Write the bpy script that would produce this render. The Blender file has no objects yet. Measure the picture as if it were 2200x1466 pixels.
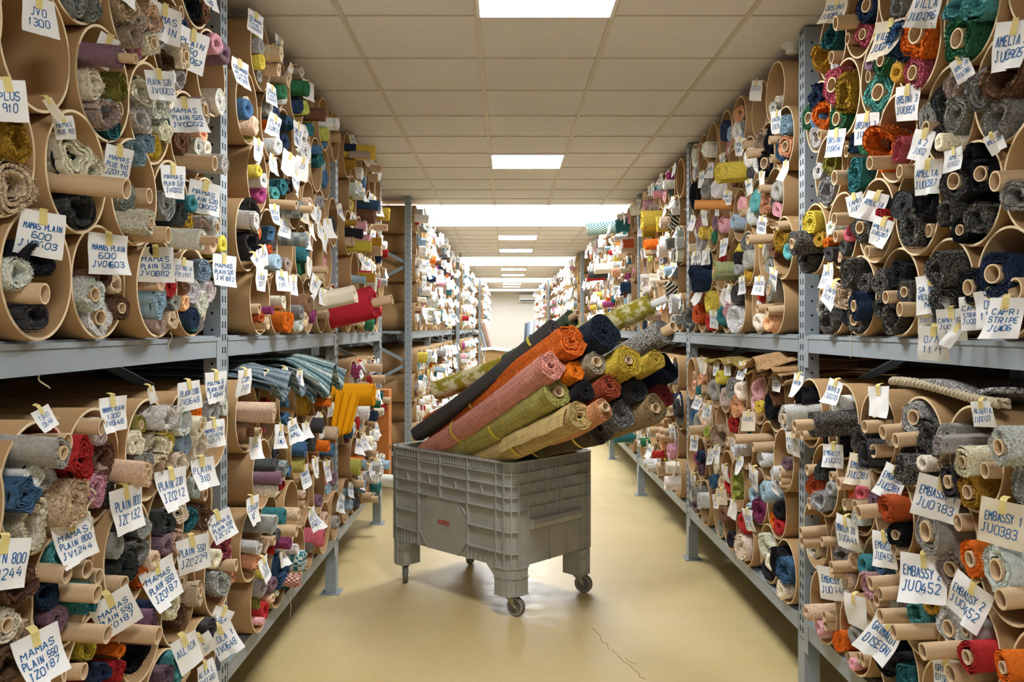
import bpy, math, random
import numpy as np
from mathutils import Matrix, Vector
PI = math.pi
sc = bpy.context.scene
COL = sc.collection
# ---------------------------------------------------------------- camera
F, VU, VV, CAMH = 1845.0, 1088.0, 705.0, 1.73      # focal length in px of the 2200 px frame, vanishing point, eye height
cd = bpy.data.cameras.new('camera'); cam = bpy.data.objects.new('camera', cd); COL.objects.link(cam)
cam.location = (0, 0, CAMH); cam.rotation_euler = (PI/2, 0, 0)
cd.sensor_width = 36.0; cd.lens = F/2200*36; cd.shift_x = (1100-VU)/2200; cd.shift_y = -(733-VV)/2200
cd.clip_start = 0.05; cd.clip_end = 200
sc.camera = cam
# ---------------------------------------------------------------- light and exposure
w = bpy.data.worlds.new('world'); sc.world = w; w.use_nodes = True
w.node_tree.nodes['Background'].inputs[0].default_value = (1, .98, .95, 1)
w.node_tree.nodes['Background'].inputs[1].default_value = .38     # added fill light, let in by an invented opening behind the viewer
sc.view_settings.view_transform = 'Standard'; sc.view_settings.look = 'None'
sc.view_settings.gamma = 1.0; sc.view_settings.use_curve_mapping = False
sc.view_settings.exposure = 1.08
LED, SKY = 31.0, 5.2            # radiance of the ceiling panels and of the roof lights
CEIL = 3.117
# ---------------------------------------------------------------- palette (sRGB)
PAL = {
 'cr': ('cream', 'E6DCC6'), 'wh': ('white', 'F0EDE6'), 'be': ('beige', 'CBB296'), 'ta': ('taupe', 'B09E92'),
 'gr': ('grey', '94938E'), 'lg': ('light-grey', 'CACAC5'), 'dg': ('dark-grey', '484848'), 'bk': ('black', '26262A'),
 'nv': ('navy', '2C3A54'), 'bl': ('blue', '476888'), 'lb': ('light-blue', '93ACBA'), 'te': ('teal', '366E72'),
 'tq': ('turquoise', '62AAA8'), 'gn': ('green', '38704E'), 'ol': ('olive', '8B8440'), 'ye': ('yellow', 'D2BC4E'),
 'mu': ('mustard', 'A98430'), 'or': ('orange', 'D26A22'), 'ru': ('rust', 'B4532C'), 'rd': ('red', 'AC3030'),
 'pk': ('pink', 'CE9AA2'), 'mg': ('magenta', '96456E'), 'pu': ('purple', '785F6C'), 'br': ('brown', '785844'),
 'mx': ('black-and-white', '77746E'), 'pe': ('peach', 'DDA680'), 'ly': ('lime', 'A9AE56'), 'rs': ('rose', 'B65A68'),
}
def lin(h):
    v = [int(h[i:i+2], 16)/255 for i in (0, 2, 4)]
    return tuple(x/12.92 if x <= .04045 else ((x+.055)/1.055)**2.4 for x in v)
def pal(c): return lin(PAL[c][1])
# ---------------------------------------------------------------- materials
def nodes(name, rough=.8, spec=.3):
    m = bpy.data.materials.new(name); m.use_nodes = True
    nt = m.node_tree; b = nt.nodes['Principled BSDF']
    b.inputs['Roughness'].default_value = rough; b.inputs['Specular IOR Level'].default_value = spec
    return m, nt, b
def N(nt, t, **kw):
    n = nt.nodes.new(t)
    for k, v in kw.items():
        if k in n.inputs.keys(): n.inputs[k].default_value = v
        else: setattr(n, k, v)
    return n
def mix(nt, fac, a, b, mode='MIX'):
    n = nt.nodes.new('ShaderNodeMix'); n.data_type = 'RGBA'; n.blend_type = mode
    for s, v in ((n.inputs[0], fac), (n.inputs[6], a), (n.inputs[7], b)):
        if hasattr(v, 'is_output'): nt.links.new(v, s)
        else: s.default_value = v if not isinstance(v, tuple) else (*v[:3], 1)
    return n.outputs[2]
def noise(nt, scale, detail=3, vec=None, rough=.6):
    n = N(nt, 'ShaderNodeTexNoise', Scale=scale, Detail=detail, Roughness=rough)
    if vec is not None: nt.links.new(vec, n.inputs['Vector'])
    return n.outputs['Fac']
def ramp(nt, fac, stops):
    n = nt.nodes.new('ShaderNodeValToRGB'); e = n.color_ramp.elements
    while len(e) < len(stops): e.new(.5)
    for el, (p, c) in zip(e, stops):
        el.position = p; el.color = (*(c if isinstance(c, tuple) else (c, c, c)), 1)
    nt.links.new(fac, n.inputs[0]); return n.outputs[0]
def bump(nt, b, h, strength=.4, dist=.01):
    n = N(nt, 'ShaderNodeBump', Strength=strength, Distance=dist)
    nt.links.new(h, n.inputs['Height']); nt.links.new(n.outputs[0], b.inputs['Normal'])
def coord(nt, what='Object', scale=None):
    o = nt.nodes.new('ShaderNodeTexCoord').outputs[what]
    if scale:
        mp = N(nt, 'ShaderNodeMapping'); mp.inputs['Scale'].default_value = scale
        nt.links.new(o, mp.inputs[0]); o = mp.outputs[0]
    return o
def plain(name, c, rough=.8, spec=.3, metal=0, var=.12, vs=6):
    m, nt, b = nodes(name, rough, spec); b.inputs['Metallic'].default_value = metal
    f = noise(nt, vs, 4, coord(nt))
    k = ramp(nt, f, [(.25, 1-var), (.75, 1+var*.6)])
    nt.links.new(mix(nt, 1.0, c, k, 'MULTIPLY'), b.inputs['Base Color']); return m
def fabric(kind, merged):
    m, nt, b = nodes(f'{kind}_fabric' + ('_mixed' if merged else ''), .95, .1)
    if merged:
        a = N(nt, 'ShaderNodeAttribute', attribute_name='Col'); c = a.outputs['Color']
    else: c = nt.nodes.new('ShaderNodeObjectInfo').outputs['Color']
    if merged: v = coord(nt, 'Object', (22, 22, 22))
    else: v = coord(nt)
    if kind == 'shag':
        n1 = noise(nt, 7, 4, v, .75); n2 = noise(nt, 1.3, 2, v)
        k = ramp(nt, n1, [(.32, .45), (.5, 1.15), (.68, 1.7)])
        c = mix(nt, 1.0, c, k, 'MULTIPLY'); c = mix(nt, .6, c, ramp(nt, n2, [(.3, .8), (.7, 1.2)]), 'MULTIPLY')
        bump(nt, b, n1, .5, .16 if not merged else .006)
    elif kind == 'weave':
        w1 = N(nt, 'ShaderNodeTexWave', Scale=4.5, Distortion=3.5, Detail=3.0); w1.bands_direction = 'X'
        nt.links.new(v, w1.inputs['Vector']); w1.inputs['Detail Scale'].default_value = 3
        n1 = noise(nt, 5, 3, v, .7)
        k = ramp(nt, w1.outputs['Fac'], [(.0, .75), (.6, 1.25)]); c = mix(nt, .55, c, k, 'MULTIPLY')
        c = mix(nt, .7, c, ramp(nt, n1, [(.3, .7), (.7, 1.4)]), 'MULTIPLY'); bump(nt, b, w1.outputs['Fac'], .25, .06 if not merged else .004)
    else:
        n1 = noise(nt, 9, 5, v, .8)
        c = mix(nt, ramp(nt, n1, [(.44, 0.0), (.54, 1.0)]), (.015, .015, .017), mix(nt, .75, c, (.62, .59, .53)))
        bump(nt, b, n1, .9, .3 if not merged else .01)
    nt.links.new(c, b.inputs['Base Color']); return m
FAB = {(k, g): fabric(k, g) for k in ('shag', 'weave', 'melange') for g in (False, True)}
CARD = plain('cardboard', lin('B28F64'), .75, .25, var=.14, vs=2.5)
CARDE = plain('cut_cardboard_edge', lin('E0CBA6'), .9, .1, var=.1, vs=30)
CORE = plain('core_cardboard', lin('C9AC88'), .75, .25, var=.1, vs=3)
STEEL = plain('painted_rack_steel', lin('929CA2'), .42, .5, 0, .1, 3)
DARK = plain('painted_hole_shade', (.012, .012, .014), .9, .1)  # near-black colour stands in for the shade inside holes and hollows
ZINC = plain('galvanised_steel', lin('AFAE9C'), .35, .5, .8, .15, 20)
PAPER = plain('paper', lin('EEEDEA'), .9, .1, var=.05, vs=8)
PAPERB = plain('cream_paper', lin('D9CCB4'), .9, .1, var=.05, vs=8)
INK = plain('blue_ink', lin('2F6298'), .8, .1)
TAPE = plain('yellow_masking_tape', lin('DDCB86'), .7, .2)
CARTM = plain('grey_plastic', lin('A3A298'), .5, .4, 0, .14, 7)
RUB = plain('grey_rubber', lin('6F6C62'), .7, .3)
THREAD = plain('thread', lin('CDBFA4'), .9, .1)
# ---------------------------------------------------------------- mesh helpers
class MB:
    """collects shapes into one mesh"""
    def __init__(s): s.v = []; s.f = []; s.m = []; s.sm = []
    def add(s, vs, fs, mi=0, smooth=False):
        o = len(s.v); s.v += [tuple(p) for p in vs]
        for f in fs: s.f.append(tuple(i+o for i in f)); s.m.append(mi); s.sm.append(smooth)
    def box(s, a, b, mi=0):
        (x0, y0, z0), (x1, y1, z1) = a, b
        s.add([(x0,y0,z0),(x1,y0,z0),(x1,y1,z0),(x0,y1,z0),(x0,y0,z1),(x1,y0,z1),(x1,y1,z1),(x0,y1,z1)],
              [(3,2,1,0),(4,5,6,7),(0,1,5,4),(1,2,6,5),(2,3,7,6),(3,0,4,7)], mi)
    def bar(s, p, q, wd, hg, mi=0, up=(0,0,1)):
        p, q = Vector(p), Vector(q); d = (q-p).normalized(); u = Vector(up)
        r = d.cross(u).normalized()*wd/2; t = r.cross(d).normalized()*hg/2
        vs = [p-r-t, p+r-t, p+r+t, p-r+t, q-r-t, q+r-t, q+r+t, q-r+t]
        s.add(vs, [(0,3,2,1),(4,5,6,7),(0,1,5,4),(1,2,6,5),(2,3,7,6),(3,0,4,7)], mi)
    def lathe(s, prof, seg, M=Matrix(), mi=0, jit=None, smooth=True):
        """profile of (x, r) turned round the x axis"""
        vs = []; n = len(prof)
        for i, (x, r) in enumerate(prof):
            for k in range(seg):
                a = 2*PI*k/seg; dx, dr = jit(i, a) if jit else (0, 0)
                vs.append(M @ Vector((x+dx, (r+dr)*math.cos(a), (r+dr)*math.sin(a))))
        fs = [(i*seg+k, i*seg+(k+1) % seg, (i+1)*seg+(k+1) % seg, (i+1)*seg+k) for i in range(n-1) for k in range(seg)]
        s.add(vs, fs, mi, smooth)
    def disc(s, x, r, seg, M=Matrix(), mi=0, flip=False):
        vs = [M @ Vector((x, r*math.cos(2*PI*k/seg), r*math.sin(2*PI*k/seg))) for k in range(seg)]
        f = tuple(range(seg)); s.add(vs, [f[::-1] if flip else f], mi)
    def tube(s, pts, r, seg=6, mi=0):
        pts = [Vector(p) for p in pts]; vs = []
        for i, p in enumerate(pts):
            d = (pts[min(i+1, len(pts)-1)]-pts[max(i-1, 0)]).normalized()
            u = d.cross(Vector((.3, .2, 1))).normalized(); w2 = d.cross(u)
            for k in range(seg):
                a = 2*PI*k/seg; vs.append(p+u*r*math.cos(a)+w2*r*math.sin(a))
        s.add(vs, [(i*seg+k, i*seg+(k+1) % seg, (i+1)*seg+(k+1) % seg, (i+1)*seg+k) for i in range(len(pts)-1) for k in range(seg)], mi, True)
    def mesh(s, name, mats):
        me = bpy.data.meshes.new(name); me.from_pydata(s.v, [], s.f)
        for m in mats: me.materials.append(m)
        me.polygons.foreach_set('material_index', s.m); me.polygons.foreach_set('use_smooth', s.sm)
        me.update(); return me
    def build(s, name, mats, parent=None):
        return link(name, s.mesh(name, mats if isinstance(mats, (list, tuple)) else [mats]), parent)
def link(name, me, parent=None, M=None):
    o = bpy.data.objects.new(name, me); COL.objects.link(o)
    if parent: o.parent = parent
    if M is not None: o.matrix_world = M
    return o
LABELS = {}
def tag(o, label=None, cat=None, group=None, kind=None):
    if label:
        if len(label.split()) > 16: print('LONG', label)
        n = LABELS.get(label, 0); LABELS[label] = n+1
        if n: print('SAME', label)
        o['label'] = label
    if cat: o['category'] = cat
    if group: o['group'] = group
    if kind: o['kind'] = kind
    return o
def empty(name, loc=(0,0,0), rz=0):
    o = bpy.data.objects.new(name, None); COL.objects.link(o); o.location = loc; o.rotation_euler = (0,0,rz); o.empty_display_size = .1; return o
def struct(o): o['kind'] = 'structure'; return o
RND = random.Random(7)
# ================================================================ ROOM
ZN, ZF, XL, XR = -2.5, 33.3, -2.75, 3.0
def floor_mat():
    m, nt, b = nodes('epoxy_floor', .35, .5); v = coord(nt)
    n1 = noise(nt, 1.1, 5, v); n2 = noise(nt, 9, 6, v, .7); n3 = noise(nt, 60, 3, v)
    c = mix(nt, ramp(nt, n1, [(.3, 0.0), (.7, 1.0)]), lin('D2BA80'), lin('DDC896'))
    c = mix(nt, .35, c, ramp(nt, n2, [(.3, .75), (.7, 1.1)]), 'MULTIPLY'); c = mix(nt, .15, c, ramp(nt, n3, [(.4, .7), (.6, 1.1)]), 'MULTIPLY')
    nt.links.new(c, b.inputs['Base Color'])
    nt.links.new(ramp(nt, n2, [(.3, .28), (.7, .5)]), b.inputs['Roughness']); return m
mb = MB(); mb.box((XL, ZN, -.1), (XR, ZF, 0)); struct(mb.build('floor', floor_mat()))
crk = [MB() for _ in range(1)][0]
def crack(pts):
    for (p, q) in zip(pts, pts[1:]):
        crk.bar((*p, .0006), (*q, .0006), .0022, .001)
r_ = random.Random(3)
def zig(a, b, n):
    return [(a[0]+(b[0]-a[0])*i/n+r_.uniform(-.012, .012), a[1]+(b[1]-a[1])*i/n) for i in range(n+1)]
crack(zig((.50, 4.95), (.56, 4.62), 9)); crack(zig((.56, 4.62), (.68, 4.22), 12)); crack(zig((.62, 4.5), (.66, 4.42), 3))
tag(crk.build('floor_crack', plain('crack_line', lin('6E5A34'), .9, .1)), kind='structure')
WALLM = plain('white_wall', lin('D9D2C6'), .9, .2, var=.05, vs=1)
WALLD = plain('shade_darkened_wall', lin('57524B'), .9, .2, var=.08, vs=1)  # colour darkened to imitate deep shade in the gaps behind the racks
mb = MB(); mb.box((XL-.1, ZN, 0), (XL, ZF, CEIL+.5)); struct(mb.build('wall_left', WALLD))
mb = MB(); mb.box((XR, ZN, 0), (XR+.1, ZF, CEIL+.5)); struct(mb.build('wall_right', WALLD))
mb = MB(); mb.box((XL, ZF, 0), (XR, ZF+.1, CEIL+.5)); struct(mb.build('wall_far', WALLM))
mb = MB(); mb.box((XL, ZN-.1, 2.95), (XR, ZN, CEIL+.5)); mb.box((XL, ZN-.1, 0), (XL+.4, ZN, 2.95)); mb.box((XR-.4, ZN-.1, 0), (XR, ZN, 2.95)); struct(mb.build('wall_near', WALLM))      # wide opening invented to let fill light onto the shelf fronts
def ceil_mat():
    m, nt, b = nodes('mineral_ceiling_tile', .95, .1); v = coord(nt)
    n1 = noise(nt, 160, 3, v, .8); n2 = noise(nt, 2, 3, v)
    c = mix(nt, 1.0, lin('E2DFDE'), ramp(nt, n1, [(.3, .86), (.6, 1.06)]), 'MULTIPLY')
    c = mix(nt, .4, c, ramp(nt, n2, [(.3, .9), (.7, 1.06)]), 'MULTIPLY')
    nt.links.new(c, b.inputs['Base Color']); bump(nt, b, n1, .3, .003); return m
CM = ceil_mat()
SKYS = [(9.66, 11.7), (16.8, 19.1), (23.9, 26.0), (30.6, 32.3)]
GX0 = -.13; GY0 = 3.806
zz = [ZN] + [z for s in SKYS for z in s] + [ZF]
mb = MB()
for i in range(0, len(zz), 2): mb.box((XL, zz[i], CEIL), (XR, zz[i+1], CEIL+.04))
struct(mb.build('ceiling', CM))
GRID = plain('ceiling_grid_metal', lin('C8C0B2'), .5, .4, var=.04)
mb = MB()
for i in range(0, len(zz), 2):
    for k in range(-5, 7):
        x = GX0+.6*k
        if XL < x < XR: mb.box((x-.012, zz[i], CEIL-.006), (x+.012, zz[i+1], CEIL+.001))
    y = GY0-.6*12
    while y < ZF:
        if zz[i] < y < zz[i+1]: mb.box((XL, y-.006, CEIL-.0055), (XR, y+.006, CEIL+.001))
        y += .6
struct(mb.build('trim_1', GRID))
def emis(name, c, s):
    m = bpy.data.materials.new(name); m.use_nodes = True; nt = m.node_tree; nt.nodes.clear()
    e = N(nt, 'ShaderNodeEmission'); e.inputs[0].default_value = (*c, 1); e.inputs[1].default_value = s
    nt.links.new(e.outputs[0], N(nt, 'ShaderNodeOutputMaterial').inputs[0]); return m
LEDM = emis('lit_led_diffuser', (.97, .985, 1), LED); SKYM = emis('daylight_roof_glazing', (.86, .93, 1), SKY)
WHITE = plain('white_paint', lin('EDEDEB'), .7, .3, var=.03)
for i, (a, b) in enumerate(SKYS):                                  # glazed roof lights above white wells
    mb = MB()
    for (p, q) in (((XL, a-.04, CEIL+.0405), (XR, a, CEIL+.5)), ((XL, b, CEIL+.0405), (XR, b+.04, CEIL+.5))): mb.box(p, q)
    wl = struct(mb.build(f'window_{i+1}', WHITE))
    mb = MB(); mb.box((XL, a, CEIL+.46), (XR, b, CEIL+.5)); mb.build('pane', SKYM, wl)
    mb = MB()
    for x in (-2.1, -.9, .36, 1.6, 2.6): mb.box((x-.04, a, CEIL+.36), (x+.04, b, CEIL+.46))
    mb.build('glazing_bar', STEEL, wl)
ordw = ['first', 'second', 'third', 'fourth', 'fifth', 'sixth', 'seventh', 'eighth', 'ninth', 'tenth', 'eleventh', 'twelfth', 'thirteenth', 'fourteenth', 'fifteenth', 'sixteenth', 'seventeenth', 'eighteenth', 'nineteenth', 'twentieth', 'twenty-first', 'twenty-second']
led_y = [-.4, 3.2, 6.8, 12.75, 14.95, 19.85, 21.95, 26.5, 28.3]
def tup(a, b, s=.6): return a
for i, y in enumerate(led_y):
    lit = empty('ceiling_light', (GX0+.3, y+.3, CEIL-.012))
    mb = MB()
    for (p, q) in (((-.3, -.3), (.3, -.285)), ((-.3, .285), (.3, .3)), ((-.3, -.285), (-.285, .285)), ((.285, -.285), (.3, .285))):
        mb.box((*p, -.004), (*q, .012))
    mb.build('frame', WHITE, lit)
    mb = MB(); mb.box((-.285, -.285, 0), (.285, .285, .01)); mb.build('diffuser', LEDM, lit)
    where = 'out of view behind the viewer' if y < 0 else ('nearest over the aisle, cut by the top of the photo' if i == 1 else f'{ordw[i-1]} in the line running away down the aisle')
    tag(lit, f'square lit ceiling panel, {where}', 'ceiling light', 'ceiling light panels along the aisle')
sd = empty('smoke_detector', (1.40, 4.2, CEIL)); mb = MB(); R90 = Matrix.Rotation(PI/2, 4, 'Y')
mb.lathe([(0, .055), (.012, .055), (.016, .05)], 24, R90); mb.build('base', WHITE, sd)
mb = MB(); mb.lathe([(.014, .046), (.02, .046), (.02, .03), (.04, .034), (.045, .028), (.046, 0.001)], 24, R90); mb.build('sensor_head', WHITE, sd)
tag(sd, 'round white smoke detector on the ceiling beside the right rack post', 'smoke detector')
sp = empty('sprinkler_head', (-.85, 15.9, CEIL)); mb = MB(); mb.lathe([(0, .04), (.01, .04), (.01, .015), (.07, .015), (.07, .03), (.075, .03)], 12, R90); mb.build('body', ZINC, sp)
tag(sp, 'small sprinkler head under the ceiling before the second roof light', 'sprinkler')
ac = empty('air_conditioner', (.95, ZF-.12, 2.88)); mb = MB(); mb.box((-.45, -.1, -.14), (.45, .11, .14)); mb.build('casing', WHITE, ac)
mb = MB(); mb.box((-.42, -.104, -.12), (.42, -.098, -.08)); mb.build('outlet', DARK, ac)
tag(ac, 'white air conditioner box high on the far end wall', 'air conditioner')
# ================================================================ RACKS
UW, UD, BH = .066, .08, .07      # upright width, depth along the aisle, beam height
SH = {'upper': 1.70, 'lower': .405}
def rack(label, side, xf, posts, z_first=None, rear=True):
    """one run of shelving; side +1 stands right of the aisle, its front plane at xf"""
    root = empty('shelving_rack', (xf, posts[0], 0)); tag(root, label, 'shelving rack')
    def P(dx, y, z): return (side*dx, y-posts[0], z)     # dx measured into the rack
    def bx(mb, d0, d1, y0, y1, z0, z1, mi=0):
        a, b = P(d0, y0, z0), P(d1, y1, z1); mb.box((min(a[0], b[0]), a[1], z0), (max(a[0], b[0]), b[1], z1), mi)
    ends = ([z_first] if z_first is not None else []) + posts
    for py in posts:
        for dx in ((0, .98) if rear else (0,)):
            mb = MB(); bx(mb, dx, dx+UW, py, py+UD, .006, 3.105)
            if dx == 0:
                z = .18
                while z < 3.08:
                    for q in (.018, .05): bx(mb, -.0006, .002, py+q, py+q+.01, z, z+.026, 1)  # near-black slabs on solid steel imitate the dark inside slots
                    z += .05
            z = .15
            while z < 3.09:
                a = P(dx+UW*.5, py, z); M = Matrix.Translation((a[0], a[1]-.0006, a[2])) @ Matrix.Rotation(-PI/2, 4, 'Z')
                mb.disc(0, .0055, 8, M, 1); z += .0655  # near-black disc painted on as the shade of a round hole
            up = mb.build('upright', [STEEL, DARK], root)
            mb = MB(); bx(mb, dx-.03, dx+UW+.03, py-.03, py+UD+.03, 0, .006); bx(mb, dx-.002, dx+UW+.002, py-.002, py+UD+.002, .0, .30)
            mb.build('foot_plate', STEEL, up)
        if rear:
            z = .34
            for k in range(5):
                if z+.5 > 3.05: break
                mb = MB(); a, b = P(UW, py+UD/2, z), P(.98, py+UD/2, z+.48)
                if k % 2: a, b = P(UW, py+UD/2, z+.48), P(.98, py+UD/2, z)
                mb.bar(a, b, .012, .035); mb.build('brace', STEEL, root); z += .52
    for a, b in zip(ends, ends[1:]):
        y0 = a+UD if a in posts else a
        for h in SH.values():
            for d0 in (0.0, .98):
                mb = MB(); bx(mb, d0, d0+.045, y0, b, h-BH-.012, h-.012); bx(mb, d0-.004, d0+.045, y0, b, h-.02, h-.006)
                if d0 == 0:
                    for q in ((y0, y0+.004), (b-.05, b)): bx(mb, -.003, .0, q[0], q[1], h-.15, h-.012)
                mb.build('beam', STEEL, root)
            mb = MB(); bx(mb, .02, 1.03, y0+.002, b-.002, h-.03, h); mb.build('shelf_panel', STEEL, root)
    return root
XLF, XRF = -1.11, 1.36
LP = [3.335, 5.58, 7.56]; RP = [3.915, 6.40, 8.85, 11.3, 13.75]
rack('grey steel shelving rack full of tubes, left side of the aisle before the gap', -1, XLF, LP, 1.0)
rack('grey steel shelving rack full of tubes, right side of the aisle nearest the viewer', 1, XRF, RP, 1.3)
rack('grey steel shelving rack behind the gap, left side of the aisle', -1, -1.0, [9.0, 11.2, 13.4, 15.6])
rack('grey steel shelving rack, third along the left side of the aisle', -1, -.92, [16.8, 19.0, 21.2, 23.0])
rack('grey steel shelving rack, last on the left before the far wall', -1, -.72, [24.2, 26.6, 29.0, 31.4])
rack('grey steel shelving rack, second along the right side of the aisle', 1, 1.33, [15.4, 18.0, 20.6, 23.0])
rack('grey steel shelving rack, last on the right before the far wall', 1, 1.15, [24.2, 26.6, 29.0, 31.4])
# ================================================================ TUBES
OD, TH, TL = .305, .0075, .98
RO, RI = OD/2, OD/2-TH
def tube_mesh(seg, full=True):
    mb = MB(); M = Matrix()
    mb.lathe([(0, RO), (-TL, RO)], seg, M, 0); mb.lathe([(-TL, RI), (0, RI)], seg, M, 0)
    mb.lathe([(0, RI), (.001, RI+.001), (.001, RO-.001), (0, RO)], seg, M, 1, smooth=False); mb.lathe([(-TL, RO), (-TL, RI)], seg, M, 1)
    return mb
TUBE = tube_mesh(48).mesh('cardboard_tube', [CARD, CARDE])
MERGE = {'roll': [], 'tube': [], 'tag': []}       # what is past the first 300 of a kind
def frame(side, x, y, z, yaw=0.0, rollx=0.0, pitch=0.0, s=(1, 1, 1)):
    """local +x points out of the rack into the aisle"""
    return (Matrix.Translation((x, y, z)) @ Matrix.Rotation((PI if side > 0 else 0)+yaw, 4, 'Z') @ Matrix.Rotation(pitch, 4, 'Y')
            @ Matrix.Rotation(rollx, 4, 'X') @ Matrix.Diagonal((*s, 1)))
ROWW = ['bottom', 'second', 'third', 'fourth', 'top']
TUBES = []
class Tube:
    pass
def fill_shelf(bay, shelf, side, xr, z0, z1, za, zb, pitch, nrows, rise, phrase, single, skip=()):
    """hexagonal stack: odd rows start from za and even rows from zb, running in steps of pitch inside z0..z1"""
    r2 = random.Random(hash_(bay+shelf))
    for k in range(nrows):
        st = za if k % 2 == 0 else zb
        while st-pitch > z0+RO: st -= pitch
        while st < z0+RO: st += pitch
        ys = []
        while st < z1-RO+.012: ys.append(st); st += pitch
        for j, y in enumerate(ys):
            t = Tube(); t.side, t.y, t.row, t.bay, t.shelf = side, y, k, bay, shelf
            t.z = SH[shelf]+RO+rise*k; t.x = xr-side*r2.uniform(-.012, .022); t.rolls = []; t.tags = []
            t.phrase = phrase; t.idx = len(ys)-1-j; t.single = single; t.n = len(ys)
            if (k, len(ys)-1-j) in skip: continue
            TUBES.append(t)
def hash_(s):
    h = 7
    for c in s: h = (h*131+ord(c)) % 1000003
    return h
RIM_L, RIM_R = -1.08, 1.352
fill_shelf('LA', 'upper', -1, RIM_L, 1.45, 3.335, 3.24, 3.082, .316, 5, .264, 'front left upper shelf', True)
fill_shelf('LA', 'lower', -1, RIM_L, 1.45, 3.335, 3.01, 3.16, .30, 4, .27, 'front left lower shelf', True)
fill_shelf('LB', 'upper', -1, RIM_L, 3.41, 5.60, 3.74, 3.582, .316, 5, .266, 'middle left upper shelf', True)
fill_shelf('LB', 'lower', -1, RIM_L, 3.41, 5.60, 3.75, 3.585, .325, 4, .268, 'middle left lower shelf', True)
fill_shelf('LC', 'upper', -1, RIM_L, 5.66, 7.58, 5.86, 6.02, .316, 5, .264, 'last left upper shelf', True)
fill_shelf('LC', 'lower', -1, RIM_L, 5.66, 7.3, 5.83, 5.99, .318, 4, .266, 'last left lower shelf', True)
fill_shelf('RA', 'upper', 1, RIM_R, 1.65, 3.93, 3.56, 3.72, .312, 5, .264, 'front right upper shelf', True)
fill_shelf('RA', 'lower', 1, RIM_R, 1.65, 3.98, 3.615, 3.78, .33, 4, .266, 'front right lower shelf', True)
fill_shelf('RB', 'upper', 1, RIM_R, 3.98, 6.42, 4.30, 4.14, .318, 5, .264, 'middle right upper shelf', True)
fill_shelf('RB', 'lower', 1, RIM_R, 3.98, 6.42, 4.14, 4.30, .325, 4, .268, 'middle right lower shelf', True)
fill_shelf('RC', 'upper', 1, RIM_R, 6.48, 8.87, 6.7, 6.86, .318, 5, .262, 'rear right upper shelf', True)
fill_shelf('RC', 'lower', 1, RIM_R, 6.48, 8.87, 6.7, 6.86, .325, 4, .266, 'rear right lower shelf', True)
far = [(-1, -.98, [9.0, 11.2, 13.4, 15.6]), (-1, -.90, [16.8, 19.0, 21.2, 23.0]), (-1, -.70, [24.2, 26.6, 29.0, 31.4]),
       (1, 1.352, [8.85, 11.3, 13.75]), (1, 1.31, [15.4, 18.0, 20.6, 23.0]), (1, 1.13, [24.2, 26.6, 29.0, 31.4])]
for bi, (sd_, xr, ps) in enumerate(far):
    for a, b in zip(ps, ps[1:]):
        for shf, n in (('upper', 5), ('lower', 4)):
            fill_shelf(f'far{bi}{a}', shf, sd_, xr, a+.08, b+.02, a+.3, a+.46, .32, n, .263, f'fourth right {shf} shelf', False)
# ---------------------------------------------------------------- roll prototypes (local axis +x, radius 1)
def blade(mb, p, d, ln, wd, rr, mi=0):
    p, d = Vector(p), Vector(d).normalized(); t = d.cross(Vector((rr.uniform(-1, 1), rr.uniform(-1, 1), rr.uniform(-1, 1)))).normalized()*wd
    q = p+d*ln*.6+t*.3; mb.add([p-t, p+t, p+d*ln+Vector((rr.uniform(-.4, .4), rr.uniform(-.4, .4), rr.uniform(-.4, .4)))*ln*.5], [(0, 1, 2)], mi)
def lumps(rr, n=4, amp=.08):
    c = [(rr.randint(1, 5), rr.uniform(0, 6.28), rr.uniform(.3, 1)) for _ in range(n)]
    return lambda a: amp*sum(w*math.sin(k*a+p) for k, p, w in c)/n*1.8
def shag_mb(seed, hole=.34, L=8, seg=30, nb=520, core=None):
    rr = random.Random(seed); mb = MB(); lo, lx, li = lumps(rr, 4, .12), lumps(rr, 4, .25), lumps(rr, 4, .14)
    prof = [(-L, .9), (-1.3, .93), (-.6, .98), (-.2, 1.0), (0, .95), (.12, .78), (.1, .56), (-.05, hole+.08), (-.5, hole), (-1.6, hole*.9)]
    ns = [[rr.uniform(-.05, .05) for _ in range(seg)] for _ in prof]
    def jit(i, a):
        x, r = prof[i]; nn = ns[i][int(round(a/(2*PI)*seg)) % seg]
        wgt = min(1, max(0, (r-hole)/(1-hole)))
        return (lx(a)*(1 if x > -1 else 0)+nn*(2 if x > -.7 else 0), (lo(a)*wgt+li(a)*(1-wgt)*(0 if core else 1))+nn)
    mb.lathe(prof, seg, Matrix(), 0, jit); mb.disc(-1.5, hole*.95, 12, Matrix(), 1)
    for _ in range(nb):
        a = rr.uniform(0, 2*PI); t = rr.random()
        if t < .35: x, r, d = rr.uniform(-1.1, 0), 1.0, (rr.uniform(0, .8), 1)
        elif t < .8: x, r, d = .06, rr.uniform(hole+.15, .95), (1, rr.uniform(-.5, .7))
        else: x, r, d = -.05, hole+.1, (1, -.5)
        r = r+lo(a)*(r-hole)/(1-hole); x += lx(a); ca, sa = math.cos(a), math.sin(a)
        blade(mb, (x-.03, r*ca*.97, r*sa*.97), (d[0], d[1]*ca+rr.uniform(-.6, .6), d[1]*sa+rr.uniform(-.6, .6)), rr.uniform(.12, .34), .035, rr)
    return mb
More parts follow.
